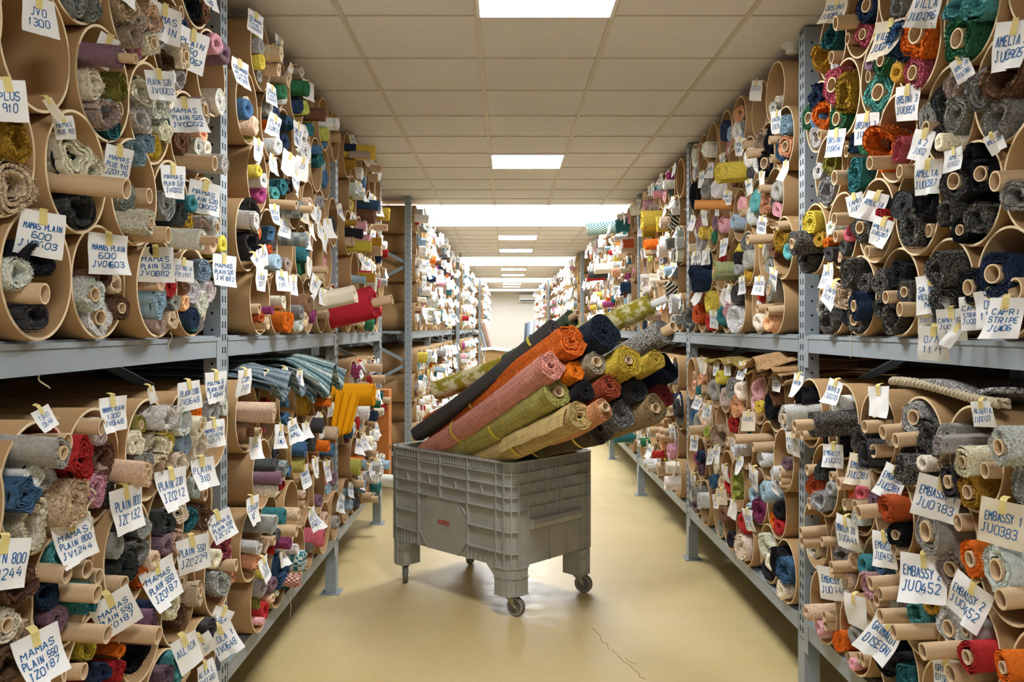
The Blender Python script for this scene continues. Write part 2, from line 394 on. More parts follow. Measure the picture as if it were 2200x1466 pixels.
def spiral_mb(seed, turns=5, hole=.3, L=8, seg=26, nb=200, wob=.05, loose=0.0, fr=.14, rows=1, depth=.45, face=0, disc=True):
    rr = random.Random(seed); mb = MB(); lo = lumps(rr, 4, wob*2.2); lx = lumps(rr, 5, .10)
    n = int(turns*seg); pit = (1-hole)/(turns+.8)
    R = lambda i: hole+.8*pit+pit*turns*i/n
    ph = [rr.uniform(-.02, .02) for _ in range(n+seg+2)]
    V = []
    for i in range(n+1):
        a = 2*PI*i/seg; r = R(i); w = lo(a)*(.35+.65*r)+ph[i]*.8; x = ph[(i*7) % (n+1)]*2.2+lx(a+i*.02)*(.4+.6*r)-(1-r)*.06
        ro, ri = r+w, r+w-pit*(.80-loose)
        c, s_ = math.cos(a), math.sin(a)
        V += [(x, ro*c, ro*s_), (x, ri*c, ri*s_), (x-depth, ri*c, ri*s_), (x-depth, ro*c, ro*s_)]
    fs = []
    for i in range(n):
        o = i*4
        fs += [(o, o+1, o+5, o+4), (o+1, o+2, o+6, o+5), (o+3, o, o+4, o+7)]
    mb.add(V, fs, 0, False)
    xs = [-.05]+[-L*(k+1)/rows for k in range(rows)]
    prof = [(-.0, 1), *[(x, .985) for x in xs]]
    mb.lathe(prof, seg*2, Matrix(), 0, lambda i, a: (lx(a), lo(a)*(1 if i < 2 else .7)+pit*(a/(2*PI)-1)*.6+(.012*math.sin(9*a+i*2) if i > 1 else 0)))
    if disc: mb.disc(-depth*.9, .9, 20, Matrix(), 1)  # near-black disc imitates the shade deep inside the roll
    for _ in range(face):
        i = rr.randint(0, n); a = 2*PI*i/seg; r = R(i)+lo(a)*(.35+.65*R(i))-rr.random()*pit*.75; c, s_ = math.cos(a), math.sin(a); q = rr.uniform(-.9, .9)
        blade(mb, (lx(a+i*.02)*(.4+.6*R(i))-(1-R(i))*.06-.04, r*c, r*s_), (.8, q*c+rr.uniform(-.5, .5), q*s_+rr.uniform(-.5, .5)), rr.uniform(fr*.5, fr*1.6), .022, rr)
    for _ in range(face//2):
        a = rr.uniform(0, 6.283); c, s_ = math.cos(a), math.sin(a); r = 1+lo(a)*.8
        blade(mb, (rr.uniform(-1.0, 0), r*c*.98, r*s_*.98), (rr.uniform(0, .8), c, s_), rr.uniform(fr*.4, fr), .035, rr)
    for _ in range(nb):
        i = rr.randint(n//4, n); a = 2*PI*i/seg; r = R(i)+lo(a)*(.35+.65*R(i))-rr.random()*pit*.7; c, s_ = math.cos(a), math.sin(a)
        blade(mb, (lx(a)-.02, r*c, r*s_), (1, rr.uniform(-.5, .7)*c, rr.uniform(-.5, .7)*s_), rr.uniform(fr*.4, fr*1.4), .025, rr)
    # the loose last edge of the cloth
    return mb
def core_mb(ratio=.42, L=8, out=.06, seg=24, th=.17):
    mb = MB(); ri = ratio*(1-th)
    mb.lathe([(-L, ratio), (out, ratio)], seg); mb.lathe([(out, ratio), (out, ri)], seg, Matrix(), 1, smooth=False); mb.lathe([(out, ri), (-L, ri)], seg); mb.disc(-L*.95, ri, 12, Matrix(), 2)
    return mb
def fabmats(k, g=False): return [FAB[k, g], DARK]
PROTO = {}
for k in ('shag', 'weave', 'melange'):
    for i in range(6): PROTO['f', k, i] = spiral_mb(10+i, [1.3, 1.9, 2.3, 1.5, 2.8, 1.15][i], [.42, .34, .3, .48, .22, .5][i], 8, 26, 260, [.14, .1, .16, .1, .12, .2][i], [.08, .12, .2, .05, .1, .15][i], .11, 1, 1.3, 700).mesh('fabric_roll', fabmats(k))
    for i in range(3): PROTO['c', k, i] = spiral_mb(40+i, [1.4, 2.1, 2.8][i], .46, 8, 26, 260, [.1, .07, .12][i], .08, .11, 1, 1.0, 700, False).mesh('fabric_roll', fabmats(k))
    for i in range(5): PROTO['s', k, i] = spiral_mb(60+i, [3.2, 5, 4, 6, 2.6][i], .16, wob=[.09, .05, .13, .04, .16][i], loose=[.2, .05, .25, 0, .35][i]).mesh('fabric_roll', fabmats(k))
    for i in range(3): PROTO['k', k, i] = spiral_mb(80+i, [3, 4, 2.4][i], .45, wob=[.05, .03, .08][i], loose=[.15, 0, .3][i], disc=False).mesh('fabric_roll', fabmats(k))
COREM = core_mb(.43, 7, .08).mesh('cardboard_core', [CORE, CARDE, DARK])
COREP = core_mb(.43, 7, 1.1).mesh('cardboard_core', [CORE, CARDE, DARK])
BAREM = core_mb(1, 14, 0, 28).mesh('cardboard_core', [CORE, CARDE, DARK])
# low-poly ones for the merged remainder
def lowroll(seed, hole=.3, L=5, seg=12):
    rr = random.Random(seed); mb = MB(); lo = lumps(rr, 3, .12)
    mb.lathe([(-L, .92), (-.1, 1), (.08, .8), (0, hole+.1), (-.7, hole)], seg, Matrix(), 0, lambda i, a: (rr.uniform(-.08, .08), lo(a)+rr.uniform(-.04, .04)))
    mb.disc(-.6, hole, 6, Matrix(), 1); return mb
LOW = {'f': [lowroll(i) for i in range(4)], 's': [spiral_mb(90+i, 3, .2, 5, 12, 12, .08, .15) for i in range(3)], 't': [core_mb(1, 8, 0, 12)]}
LOW['k'] = LOW['s']; LOW['c'] = LOW['f']; LOW['d'] = LOW['s']
# ---------------------------------------------------------------- rolls, written as: u v r type colour [protrusion in cm] where u v r are px of the photo
HAND = {}
HAND['LA', 'upper'] = """145 25 30 f gr|183 30 32 f gr|235 40 35 f be|293 45 28 s ta|318 60 32 f be|338 30 36 s dg|340 90 22 f lg|378 28 14 t be|398 22 26 f bk|385 52 14 f nv|425 30 20 s br|460 35 14 f be|443 72 20 f pk|462 85 18 f pu|233 150 26 k pu 8|246 197 30 f ol 3|165 190 32 f cr|195 240 36 f ta|228 258 12 t be|215 225 13 f lb|262 87 26 f ta|272 125 24 f pk|295 108 26 c cr|345 128 24 f br|388 136 27 c cr 4|362 155 20 f lg|374 175 22 f lg|426 213 32 k ta 3|286 226 36 f cr|332 235 32 f wh|350 235 18 f cr|284 278 30 f lg|262 290 24 f lb|224 295 28 s te|325 330 28 f ye|300 315 22 f lb|338 290 24 s cr|374 306 28 s br|367 258 24 f lb|418 317 20 s lg|464 314 26 s wh|448 292 14 f pe|438 320 16 f cr|448 357 16 t be 9|480 357 22 s lg 9|16 314 42 f mu|20 415 52 f be|120 341 48 s cr|164 368 34 f cr|131 454 42 f dg|237 443 21 t be 12|254 429 36 s gr|286 424 17 t be 3|276 492 26 c cr 4|338 514 18 t be 8|300 520 24 f bk|352 440 34 s gr|375 462 22 s dg|406 435 18 f te|390 475 15 s mu|379 511 22 s lg|420 538 24 k lg 9|420 489 24 f ta|448 489 27 k lg|440 530 16 c be|22 585 34 f wh|41 571 38 f bk|60 637 22 t be 2|46 685 34 f dg|188 634 34 c wh|210 694 36 c wh|207 600 24 f br|232 612 20 c be|236 664 26 c br|311 615 20 k be|340 617 26 s rd|318 661 29 s lb|345 662 17 s gr|322 704 23 s ta|352 702 20 s be|385 612 22 s br|408 638 28 s lg|388 657 17 f pe|393 688 23 s nv|428 688 22 s gr|412 692 12 s te|461 640 23 s lb|487 632 16 f ye|463 606 12 s ol|458 685 24 f wh|482 683 22 f wh"""
HAND['LA', 'lower'] = """90 984 36 k gr 6|121 967 21 t be 3|165 981 46 s rd 4|41 1028 32 s wh|76 1090 46 f cr|63 1044 30 f wh|150 1062 52 f be 3|5 1040 40 s bl|216 916 18 t be 4|218 959 30 f wh|232 1008 34 f br|262 951 28 s cr|207 1038 36 f pk|308 1022 30 k be 8|246 1063 26 s dg|288 918 22 k ol|317 929 38 f cr|349 894 30 f wh 3|352 945 24 f ye|374 907 26 f wh|333 1011 22 f be|300 962 28 s gr|374 976 25 s lb|358 1017 22 f cr|420 926 24 k cr 5|407 885 14 s or|442 888 22 f lg|418 982 32 f cr|456 847 18 s lg|470 877 21 k lg|418 1049 22 f lg|436 1060 13 t be 2|426 1115 30 f br|352 1123 32 s dg|382 1098 28 s cr|396 1127 26 f te|374 1167 24 f be|345 1172 20 f pu|284 1154 26 s gr|234 1180 28 s gr|274 1185 30 f gr|255 1235 18 t be 2|250 1215 36 f dg|285 1240 22 f or|300 1210 20 f be|95 1196 36 f tq|145 1246 20 t be 5|182 1222 20 t be 4|203 1240 18 t be 2|165 1210 24 f pu|103 1255 32 f nv|182 1285 20 t be 7|158 1288 38 s te 2|113 1312 30 s pu|40 1250 45 f br|21 1309 34 c cr|466 1185 28 f rs|457 1256 28 f lg|481 1243 25 f pe|479 1206 13 t be 2|447 1200 20 f cr|390 1251 22 c be|421 1270 24 k be|366 1301 28 f cr|384 1325 30 f br|313 1359 32 s pu 5|353 1356 19 t be 12|312 1313 20 s nv|363 1402 30 f tq|211 1343 34 s ru|248 1378 14 f or|224 1404 20 t be 9|179 1396 26 f ye|277 1414 38 f bk|163 1443 18 t be|245 1448 26 f rd|205 1445 24 s nv|24 1378 30 f be|16 1430 40 f br|416 1388 24 f rs|350 1445 26 f pu|427 1338 22 s dg|380 1445 20 c be"""
HAND['RA', 'upper'] = """1799 75 32 f te|1778 117 34 f mu|1809 52 14 t be 5|1823 59 15 t be 8|1794 128 13 t be 2|1826 90 12 t be|1800 145 14 f lg|1877 27 32 c nv|1872 79 26 c rs|1954 16 26 f gr|2032 62 50 c or|1993 153 34 c rs|2148 22 44 f tq|2088 11 28 f tq|2110 63 46 c gn|1762 205 26 f nv|1770 235 20 f bl|1782 240 32 f or|1742 252 28 c gn|1763 298 24 f lg|1780 287 10 t be|1824 188 34 c rs|1853 202 40 f mu|1834 246 32 c gn|1924 123 32 c gn|1957 123 40 f bl|1907 197 38 c tq|1940 160 20 f mu|1900 145 18 f pu|1898 169 13 t be|2082 164 30 f ta|1998 227 34 s gr|2041 224 40 f dg|2090 227 40 f gr|2000 276 16 t be 3|2030 290 28 f dg|2063 287 18 c cr 3|2100 305 28 f bk|2134 194 40 f gr|2180 180 48 f br|2172 254 40 f gr|1798 352 26 f ol|1825 325 13 t be 2|1849 357 42 s te 3|1894 287 32 s gn|1861 314 24 f nv|1883 342 14 t be 8|1924 327 44 f or|1973 327 24 f rs|1963 344 15 t be 3|2055 379 40 c dg|2158 341 38 c bk|1771 368 18 s lg|1788 421 32 f gr|1812 382 16 t be 4|1763 482 26 s ye 2|1731 540 26 k mx 8|1766 547 22 f mx|1787 538 18 s mu|1802 525 12 s or|1802 556 18 s dg|1823 553 14 k be|1802 490 16 f lg|1817 480 14 t be 6|1815 514 13 t be 3|1834 525 16 c dg|1847 489 18 f rs|1872 489 30 c mx|1913 454 24 f dg|1927 495 22 s rd|1899 541 14 t be 3|1922 522 22 c be|1967 443 34 s dg|1987 489 40 f mx|2022 435 30 f bk|2060 462 30 f mx|2085 493 26 c bk|2126 489 38 f mx|2153 412 21 t be 2|2025 511 15 t be|2190 410 36 f gr|1771 635 12 t be|1760 672 20 f mx|1790 690 24 f mx|1817 604 18 s bk|1853 607 34 f mx 3|1825 650 32 f be|1862 647 28 c nv 3|1832 698 20 s bk|1867 695 28 c mx|1880 618 24 s mx|1904 604 28 s mx|1944 604 32 s bk|1924 637 14 t be 3|1954 620 25 c mx|1951 667 16 t be 3|1932 688 32 f mx|1905 690 26 f mx|2028 600 38 f mx 4|2052 640 38 f mx|2099 617 36 c bk 2|2150 598 44 c nv 2|2197 617 24 t be"""
HAND['RA', 'lower'] = """1703 896 28 k lg 7|1715 862 11 t be|1738 858 22 s bk|1723 929 13 t be 5|1742 935 11 t be 3|1752 905 27 k mx 13|1809 946 32 c bk|1816 880 24 s wh|1877 899 14 t be 6|1914 890 28 c br|1913 937 16 t be 6|1864 946 28 f mx 2|1880 990 32 f dg 3|1913 978 15 t be 3|1926 962 14 f wh|1976 883 36 c lg|2014 924 38 f mx|1959 951 28 f mx|1943 937 16 t be 7|1948 1004 36 s mx 7|2002 998 18 c cr 2|2048 962 22 s gr 6|2068 935 28 s gr|2123 929 36 c lg 8|2047 992 22 f be|2092 990 30 c cr 2|2055 1044 32 c dg 3|2110 1049 34 c mu|2153 1011 18 t be|2191 1033 50 f gr|1750 1006 12 t be|1776 1017 22 s dg|1768 1055 30 f ru|1760 1071 13 t be 3|1785 1088 24 f lg 2|1798 1030 11 t be|1804 1060 16 c gr|1811 1049 14 t be 7|1847 1055 24 s ru|1820 1077 13 t be 5|1856 1077 14 t be 5|1880 1066 20 f rs|1882 1045 12 t be|1836 1100 24 f ol|1861 1120 22 s lg 2|1877 1101 16 t be 12|1932 1101 34 s ru 5|1902 1074 18 s pu|1926 1154 16 c dg|1942 1172 15 t be 2|1961 1154 24 c bk|2008 1152 50 k gr 3|2079 1120 18 t be|2074 1190 38 k or 4|2045 1217 34 c ta|2142 1217 52 k lg 3|2182 1288 22 t be 4|1724 1154 11 t be 9|1732 1177 12 t be 9|1766 1193 20 s cr 2|1779 1164 10 t be 2|1795 1212 12 t be 5|1816 1204 24 f gr|1842 1214 18 c be|1808 1248 12 t be 3|1826 1254 14 c be|1868 1217 22 f te|1895 1222 16 s bl|1866 1259 28 f pk 3|1897 1256 15 t be 8|1911 1285 14 t be 7|1900 1312 14 t be 5|1955 1298 22 f gr|1918 1322 16 t be 9|2000 1322 26 f tq|2026 1301 20 c mu|1979 1298 16 s pu|1937 1359 17 t be 12|2005 1367 18 t be 10|2055 1343 40 c lg|2095 1356 28 k lg|2137 1430 38 k rd 4|2192 1435 30 k or 3|1750 1317 16 f be 6|1774 1351 16 f pk 3|1792 1325 10 t be 2|1793 1348 10 t be 2|1813 1383 24 s or 2|1855 1370 22 f gr|1837 1412 12 t be|1866 1417 11 t be|1850 1428 12 f pk|1903 1404 36 f bk|1945 1430 18 c bk|1884 1454 15 t be|1958 1449 24 f te|2066 1449 22 t be 4"""
HAND['RB', 'upper'] = """1710 293 24 f lb|1693 322 24 f bl|1707 321 24 c pe|1660 305 26 f bk|1674 310 9 t be 2|1664 347 28 c bk|1669 348 9 t be 2|1634 298 26 f be|1615 307 9 t be 2|1605 335 10 t be 9|1619 347 20 f wh|1636 343 22 f wh|1626 378 12 f dg|1562 354 24 s ye 14|1586 385 18 s br|1531 405 20 f gr|1546 405 20 f wh|1510 405 26 f bk|1603 445 16 f pk|1610 449 9 t be|1631 433 22 f tq|1640 421 9 t be 4|1653 423 24 f pe|1697 416 22 f gr|1685 449 18 s pk|1695 442 9 t be 4|1674 435 13 f dg|1704 483 26 f mu|1614 472 18 f lg|1614 505 11 t be 12|1625 530 24 f gr|1623 558 20 f gr|1646 524 10 f ye|1652 541 16 s wh|1669 539 20 s br|1660 574 17 s gr|1646 570 8 t be|1625 583 14 f mu|1711 543 16 f tq|1595 530 9 f ye|1587 547 14 f ye|1598 558 13 f bk|1595 579 12 f gr|1566 482 16 f pk|1583 480 16 f lb|1516 501 12 f ye|1537 499 14 f ye|1545 514 13 f gn|1547 480 18 f pu|1501 490 18 s pk|1501 524 20 f gr|1562 558 14 s rd|1537 581 19 k te 12 stripe|1560 587 14 f gr|1493 587 27 f nv 9|1526 549 20 s nv|1503 564 10 s rd|1528 639 22 f ye|1562 642 20 f wh|1574 623 12 s be|1558 679 20 f te|1572 669 22 s pk|1503 673 22 s ru|1533 698 16 f rd|1488 688 24 f gr|1598 646 20 s dg|1598 688 30 f wh|1640 635 12 s rd|1663 623 26 k gr 2|1633 658 14 s wh|1644 663 9 t be 3|1656 669 10 t be 5|1633 694 17 f cr|1663 700 18 f pe 2"""
HAND['RB', 'lower'] = """1504 820 9 t be 2|1515 816 14 s pe|1509 839 8 f te|1520 843 10 t be|1555 816 14 f ye 2|1544 850 22 f gr|1560 832 16 s dg|1582 839 26 s gr|1569 868 20 f ta|1594 871 24 s pe|1603 839 18 f cr|1635 843 22 f pk|1630 864 16 c pk|1640 873 14 s ye|1665 871 28 f bk|1686 839 24 f br|1685 905 9 t be|1513 896 22 f be|1490 893 14 s bl|1486 919 9 t be 9|1507 924 22 f gr|1529 932 12 f ly|1550 939 28 f be|1582 910 20 s rd|1580 935 10 t be 12|1569 951 10 t be 5|1591 960 18 s lg 4|1623 932 10 s te|1626 967 10 t be 4|1642 981 16 f lg|1612 953 12 s wh|1514 1007 14 s pu|1512 985 14 s nv|1499 985 12 f mg|1536 1034 16 s bl|1553 1043 14 f be|1568 1041 22 f rd|1541 1004 13 s cr|1605 1048 24 f ly|1622 1068 18 f lb|1610 1093 20 f rd|1622 1102 16 f lb|1634 1102 24 f mg|1627 1009 14 f br|1649 1053 22 f lb 3|1681 1019 15 k lg 4|1708 997 14 s pu|1700 1038 8 t be 2|1705 1051 9 t be 2|1666 1120 18 s or|1676 1132 16 f rd|1678 1097 18 f bk|1607 1181 32 s cr|1583 1164 16 f bk|1568 1107 16 f br|1553 1137 18 s gr|1556 1112 12 s rd|1647 1181 26 f cr|1659 1225 16 f cr|1671 1186 26 f bk|1693 1223 26 f bl|1666 1250 22 f bk|1688 1269 18 f cr|1502 1058 18 s gr 4|1519 1078 18 s lg 4|1492 1092 20 f lg|1504 1119 14 f pu"""
HAND['LB', 'upper'] = """530 60 20 f ol|536 96 16 f gr|540 130 16 f ye|542 163 16 s gr|584 114 20 s be 8|578 142 16 s be 5|508 251 20 f bl|528 275 16 f ol|519 233 14 s cr|617 171 18 s be 4|597 194 14 f gn|607 212 14 f lg|646 192 16 s gn 5|633 225 18 f nv|648 246 14 f ly|625 122 13 s cr|669 249 13 f ly|661 280 12 f te|692 249 14 s br 8|708 275 13 s wh 6|685 288 14 f ly|685 311 8 f bl|672 321 9 f bl|565 233 14 f gr|589 238 14 f nv|622 257 16 s bl|584 314 16 f lg|607 306 18 s nv|566 267 10 s or|521 340 20 c be 4|680 345 15 s te|519 386 22 k lg 5|554 386 16 s wh|560 417 18 f mg|545 368 12 f ye|594 407 18 s te|591 427 17 s tq|615 399 16 s dg|633 438 20 k gr 9 plaid|621 448 10 t be 8|646 469 9 t be|654 464 14 s te|659 435 10 c be|529 456 28 f dg|534 495 28 f dg|555 495 22 c ru|545 500 9 t be 2|576 503 17 s bl|578 536 9 f ru|585 526 12 f dg|585 567 16 f lb|615 567 14 s ta|646 516 16 s gr 7 plaid|648 541 22 f te 3|641 575 18 s gn|690 580 8 t be 3|685 596 8 t be 3|545 666 9 t be 1|566 666 9 k mg|542 681 12 s ru|558 694 13 k be|599 648 14 s cr|604 694 24 s or 2|628 681 16 s gr|628 702 14 f lg|641 689 16 f be|659 663 20 f br 3|661 700 16 s mg 3|695 676 10 c be|682 430 13 f gr"""
HAND['LB', 'lower'] = """578 904 21 k be 11|530 919 22 f br 2|535 943 12 f gr|543 930 8 t be 3|563 932 7 s rs|567 867 14 s rd|578 875 12 f pu|554 873 10 s gr|607 899 14 s bl|602 864 10 s bl|650 884 22 f mu 3|676 897 16 s dg 3|672 845 18 s dg|690 840 10 s ye|694 871 10 s or 7|589 976 10 s dg|644 963 17 s bl 5|666 950 18 s dg 5|687 958 14 s or 4|709 969 14 s bl 4|683 932 12 f lg|713 932 13 f be 4|567 1013 17 s dg 5|567 1035 16 k pu 9|604 1015 17 s cr 5 plaid|617 1011 12 s bl 3|604 1046 9 s rd|633 1015 14 f ol 3|578 1052 12 f cr 8|696 1028 15 s rs|713 1028 15 f pu|698 1052 12 s lb|534 1177 14 s lg|551 1172 16 s be|536 1210 16 s pe|552 1215 17 f ye|578 1109 18 s gr 5|603 1112 18 f te 5|622 1109 13 f be 5|581 1136 19 s lg 5|592 1142 13 f dg 5|622 1142 13 t be 10|586 1164 11 t be 5|616 1169 14 s mg 6|578 1183 8 f rd|600 1235 30 f bl|614 1226 20 s te|592 1265 8 c cr|652 1215 25 s tq 9 check|644 1240 16 s rd 8 redcheck|625 1205 12 s te|627 1175 12 s wh 5|548 1259 18 f gr|570 1256 16 f pu|548 1295 14 s ol|562 1314 19 f rd|570 1286 10 c be|547 1336 8 f pk|646 1063 8 f be|646 1085 7 t be|646 1109 7 t be|674 1076 12 f pu|660 1177 10 s gr|687 1155 18 f rs 3|712 1123 12 f gr"""
HAND['LC', 'upper'] = """757 284 19 s ye 16|748 300 8 s nv 6|752 312 10 s ta 16|757 333 8 s wh 3|742 400 13 s mu 4|800 382 9 s be 4|745 445 7 s mu 4|800 465 16 s br 9|770 510 11 s bk 8|786 524 12 s ye 13|815 519 9 s mu 13|815 540 13 s be 9|830 545 9 s rd 7|764 582 8 t be 9|775 605 9 s lb 8|790 600 10 s mu 8|810 612 10 s rs 5|748 570 10 s be 4|795 700 12 f gn 5|800 690 12 s nv 5|812 670 9 f rd 3|798 652 10 s or 5|775 703 6 f ol 2|770 690 8 s cr 2|812 580 7 s be 4|825 490 7 s be 8|790 492 8 s be 4"""
HAND['LC', 'lower'] = """773 775 9 f rd|785 783 10 s ta|795 770 8 s rs|800 800 9 s nv|826 802 8 s te 3|812 815 8 t be 8|815 790 8 t be 14|755 925 12 f br|766 912 13 s rd 3|745 945 9 s mg|765 950 8 f rs|770 1000 10 s lb 5|768 997 13 f or 3|765 1003 16 s ly 4|812 870 8 s gn 8|820 885 8 s cr 5|830 880 8 s rd 5|835 860 7 t be 9|790 860 8 s te 3|805 1000 10 s lg 5|825 1000 10 s lb 5|800 1020 12 s lg 5|785 1044 12 s lb 5|790 1066 7 t be 5|803 1080 7 t be 8|750 1085 10 f lb|768 1100 14 f dg|750 1060 8 s lb|800 975 8 s be 3"""
HAND['RC', 'upper'] = """1385 470 20 s ye 13|1412 480 17 s ye 8|1390 497 14 s mu 5|1448 458 9 s wh 4|1450 480 18 k mx 3 ikat|1462 495 14 s lg 3|1437 478 10 s nv|1440 520 13 s mx 4 ikat|1465 515 15 s lg 4|1420 540 14 s wh 4|1424 558 10 s gr|1445 560 15 s mx 4 ikat|1470 545 14 s cr 3|1405 555 8 f ly|1455 620 22 s lg 5|1440 625 18 k mx 4 ikat|1400 610 14 s cr 5|1385 600 9 f mg|1470 650 10 f gr|1455 690 11 f gr"""
HAND['RD', 'upper'] = """1266 494 14 k te 34 zig|1325 490 14 s te 12|1330 473 7 s be 10|1318 512 8 t be 14|1345 525 9 s ru 8|1310 530 13 s br|1283 578 11 s cr 24|1272 583 8 s dg 30|1320 575 15 s lg 8|1238 590 6 s rd 28|1305 640 10 s or 4|1350 600 8 f mg"""
HAND['RC', 'lower'] = """1380 880 14 f te|1455 850 20 s dg 5|1452 790 18 s gr 4|1466 770 11 s dg|1400 890 12 s ye 3|1415 940 8 t be 5|1385 950 10 s gn 6|1440 970 17 s pk 4|1460 830 16 s nv 3|1440 880 9 t be 6|1470 905 10 s gr"""
HAND['RD', 'lower'] = """1370 960 13 s te 16|1330 960 14 s te 8"""
TYPEW = {'f': 'shaggy', 'c': 'shaggy cored', 's': 'woven', 'k': 'woven cored'}
by_bay = {}
for t in TUBES: by_bay.setdefault((t.bay, t.shelf), []).append(t)
by_bay['RD', 'upper'] = by_bay['far38.85', 'upper']; by_bay['RD', 'lower'] = by_bay['far38.85', 'lower']
def pattern(name, kind, a, b, sc_):
    m, nt, bs = nodes(name, .92, .1); v = coord(nt)
    if kind == 'check':
        t = N(nt, 'ShaderNodeTexChecker', Scale=sc_); nt.links.new(v, t.inputs['Vector']); f = t.outputs['Fac']
    else:
        t = N(nt, 'ShaderNodeTexWave', Scale=sc_, Distortion=.3 if kind == 'stripe' else 2.0, Detail=1.0); t.bands_direction = 'X' if kind == 'stripe' else 'DIAGONAL'
        nt.links.new(v, t.inputs['Vector']); f = ramp(nt, t.outputs['Fac'], [(.45, 0.0), (.55, 1.0)])
    c = mix(nt, f, lin(a), lin(b)); n1 = noise(nt, 9, 4, v, .7); nt.links.new(mix(nt, .6, c, ramp(nt, n1, [(.35, .6), (.65, 1.2)]), 'MULTIPLY'), bs.inputs['Base Color']); return m
PATS = {'stripe': pattern('yellow_blue_stripe', 'stripe', 'C9B84C', '6E98A4', 1.6), 'check': pattern('teal_check', 'check', '2F767C', 'D2D6CE', 3.4), 'redcheck': pattern('red_check', 'check', 'A83A38', 'DED2C4', 3.4),
        'ikat': pattern('black_cream_diagonal', 'diag', '2A2826', 'DCD4C4', 1.0), 'zig': pattern('teal_white_lines', 'diag', '2C5A5C', 'B9C8AE', 1.7), 'plaid': pattern('grey_plaid', 'check', '7E8A90', 'AEB4AE', 1.6)}
class Roll: pass
ROLLS = []
for key, txt in HAND.items():
    tubes = by_bay[key]; side = tubes[0].side; rim = RIM_L if side < 0 else RIM_R
    for e in txt.split('|'):
        q = e.split(); u, v, r = float(q[0]), float(q[1]), float(q[2]); p = float(q[5])/100 if len(q) > 5 else 0.0
        X = rim-side*p; y = F*abs(X)/abs(u-VU); z = CAMH-(v-VV)*y/F
        t = min(tubes, key=lambda t: (t.y-y)**2+(t.z-z)**2)
        o = Roll(); o.t, o.y, o.z, o.r, o.p, o.k, o.c = t, y, z, min(r*y/F*(1.12 if q[3] in 'fc' else 1.05), .135), p, q[3], q[4]; o.px = r; o.p0 = p; o.pat = q[6] if len(q) > 6 else None
        if o.k == 't': o.r = min(max(o.r, .022), .031)
        o.u, o.v = u, v; t.rolls.append(o); ROLLS.append(o)
# settle the rolls of each tube: inside its wall, and off each other where they crowd
for t in TUBES:
    for it in range(14):
        for i, a in enumerate(t.rolls):
            for b in t.rolls[i+1:]:
                dy, dz = b.y-a.y, b.z-a.z; d = math.hypot(dy, dz) or 1e-4; ov = (a.r+b.r)*.90-d
                if ov > 0:
                    k = ov*.4/d; a.y -= dy*k; a.z -= dz*k; b.y += dy*k; b.z += dz*k
        for a in t.rolls:
            lim = RI-a.r*.97; d = math.hypot(a.y-t.y, a.z-t.z)
            if lim < .004: a.r = RI-.006; lim = .004
            if d > lim: a.y = t.y+(a.y-t.y)*lim/d; a.z = t.z+(a.z-t.z)*lim/d
    if len(t.rolls) > 4:       # still too tight: shrink a little
        for a in t.rolls: a.r *= .95
for o in ROLLS: o.x = o.t.x-o.t.side*(o.p+.02+RND.uniform(-.012, .015))
# ---------------------------------------------------------------- individuals: the largest in the photo; the rest go into one mesh
CART_N = 23
fabs_ = sorted([o for o in ROLLS if o.k != 't'], key=lambda o: -o.px-(9 if o.pat else 0))
for i, o in enumerate(fabs_): o.single = i < 300-CART_N-4
for o in ROLLS:
    if o.k == 't': o.single = True
FAR = ['wh', 'lg', 'cr', 'lb', 'gr', 'wh', 'lg', 'be', 'cr', 'ta', 'wh', 'lg', 'lb', 'pk', 'lg', 'wh', 'lb', 'wh', 'cr', 'lg', 'be', 'gr', 'wh', 'lb', 'be', 'bl', 'dg', 'ye', 'rd', 'te', 'or', 'nv', 'br', 'mg', 'pk', 'wh', 'cr']
# fill the tubes that nothing was placed in
for t in TUBES:
    dist = t.y
    hb = t.bay[:1] in 'LR'
    if hb and t.rolls and not (t.bay in ('LC', 'RC') and len(t.rolls) < 3): continue
    if t.bay in ('LA', 'RA'): continue
    if RND.random() < (.22 if hb else .03): continue
    n = RND.choice([2, 3, 4]) if t.bay in ('LB', 'RB') else (RND.randint(3, 5) if dist < 16 else RND.randint(2, 3))
    placed = [(o.y, o.z, o.r) for o in t.rolls]
    for _ in range(n):
        r = RND.uniform(.03, .062) if dist < 16 else RND.uniform(.045, .08)
        for tr in range(12):
            a = RND.uniform(0, 2*PI); rad = (RI-r)*math.sqrt(RND.random()); y, z = t.y+rad*math.cos(a), t.z+rad*math.sin(a)-.2*(RI-r-rad)
            if all(math.hypot(y-b[0], z-b[1]) > .85*(r+b[2]) for b in placed): break
        else: continue
        placed.append((y, z, r))
        o = Roll(); o.t, o.y, o.z, o.r, o.k = t, y, z, r, RND.choice('ffssskt')
        if o.k == 't': o.r = .028
        o.p = max(-.03, RND.gauss(.02, .05)) if t.bay in ('LC', 'RC') or not hb else RND.uniform(-.03, .03)
        o.c = RND.choice(FAR if t.side < 0 else FAR+['cr', 'be', 'ye', 'pe', 'cr', 'pk']); o.single = False
        if o.k == 't': o.c = 'be'
        o.x = t.x-t.side*min(o.p, .14); o.px = o.r*F/y; t.rolls.append(o); ROLLS.append(o)
# ---------------------------------------------------------------- tube objects
near = sorted(TUBES, key=lambda t: t.y)
for i, t in enumerate(near): t.single = i < 300 and t.bay[:1] in 'LR'
LOWT = tube_mesh(18)
for t in TUBES:
    M = frame(t.side, t.x, t.y, t.z, rollx=RND.uniform(0, 6.28))
    if t.single:
        o = link('cardboard_tube', TUBE, None, M); o.color = (1, 1, 1, 1)
        tag(o, f'brown cardboard tube, {ordw[t.idx]} from the far post, {ROWW[t.row]} row, {t.phrase}', 'cardboard tube', 'cardboard storage tubes stacked on the racks')
    else: MERGE['tube'].append((LOWT, M, None, (0, 1)))
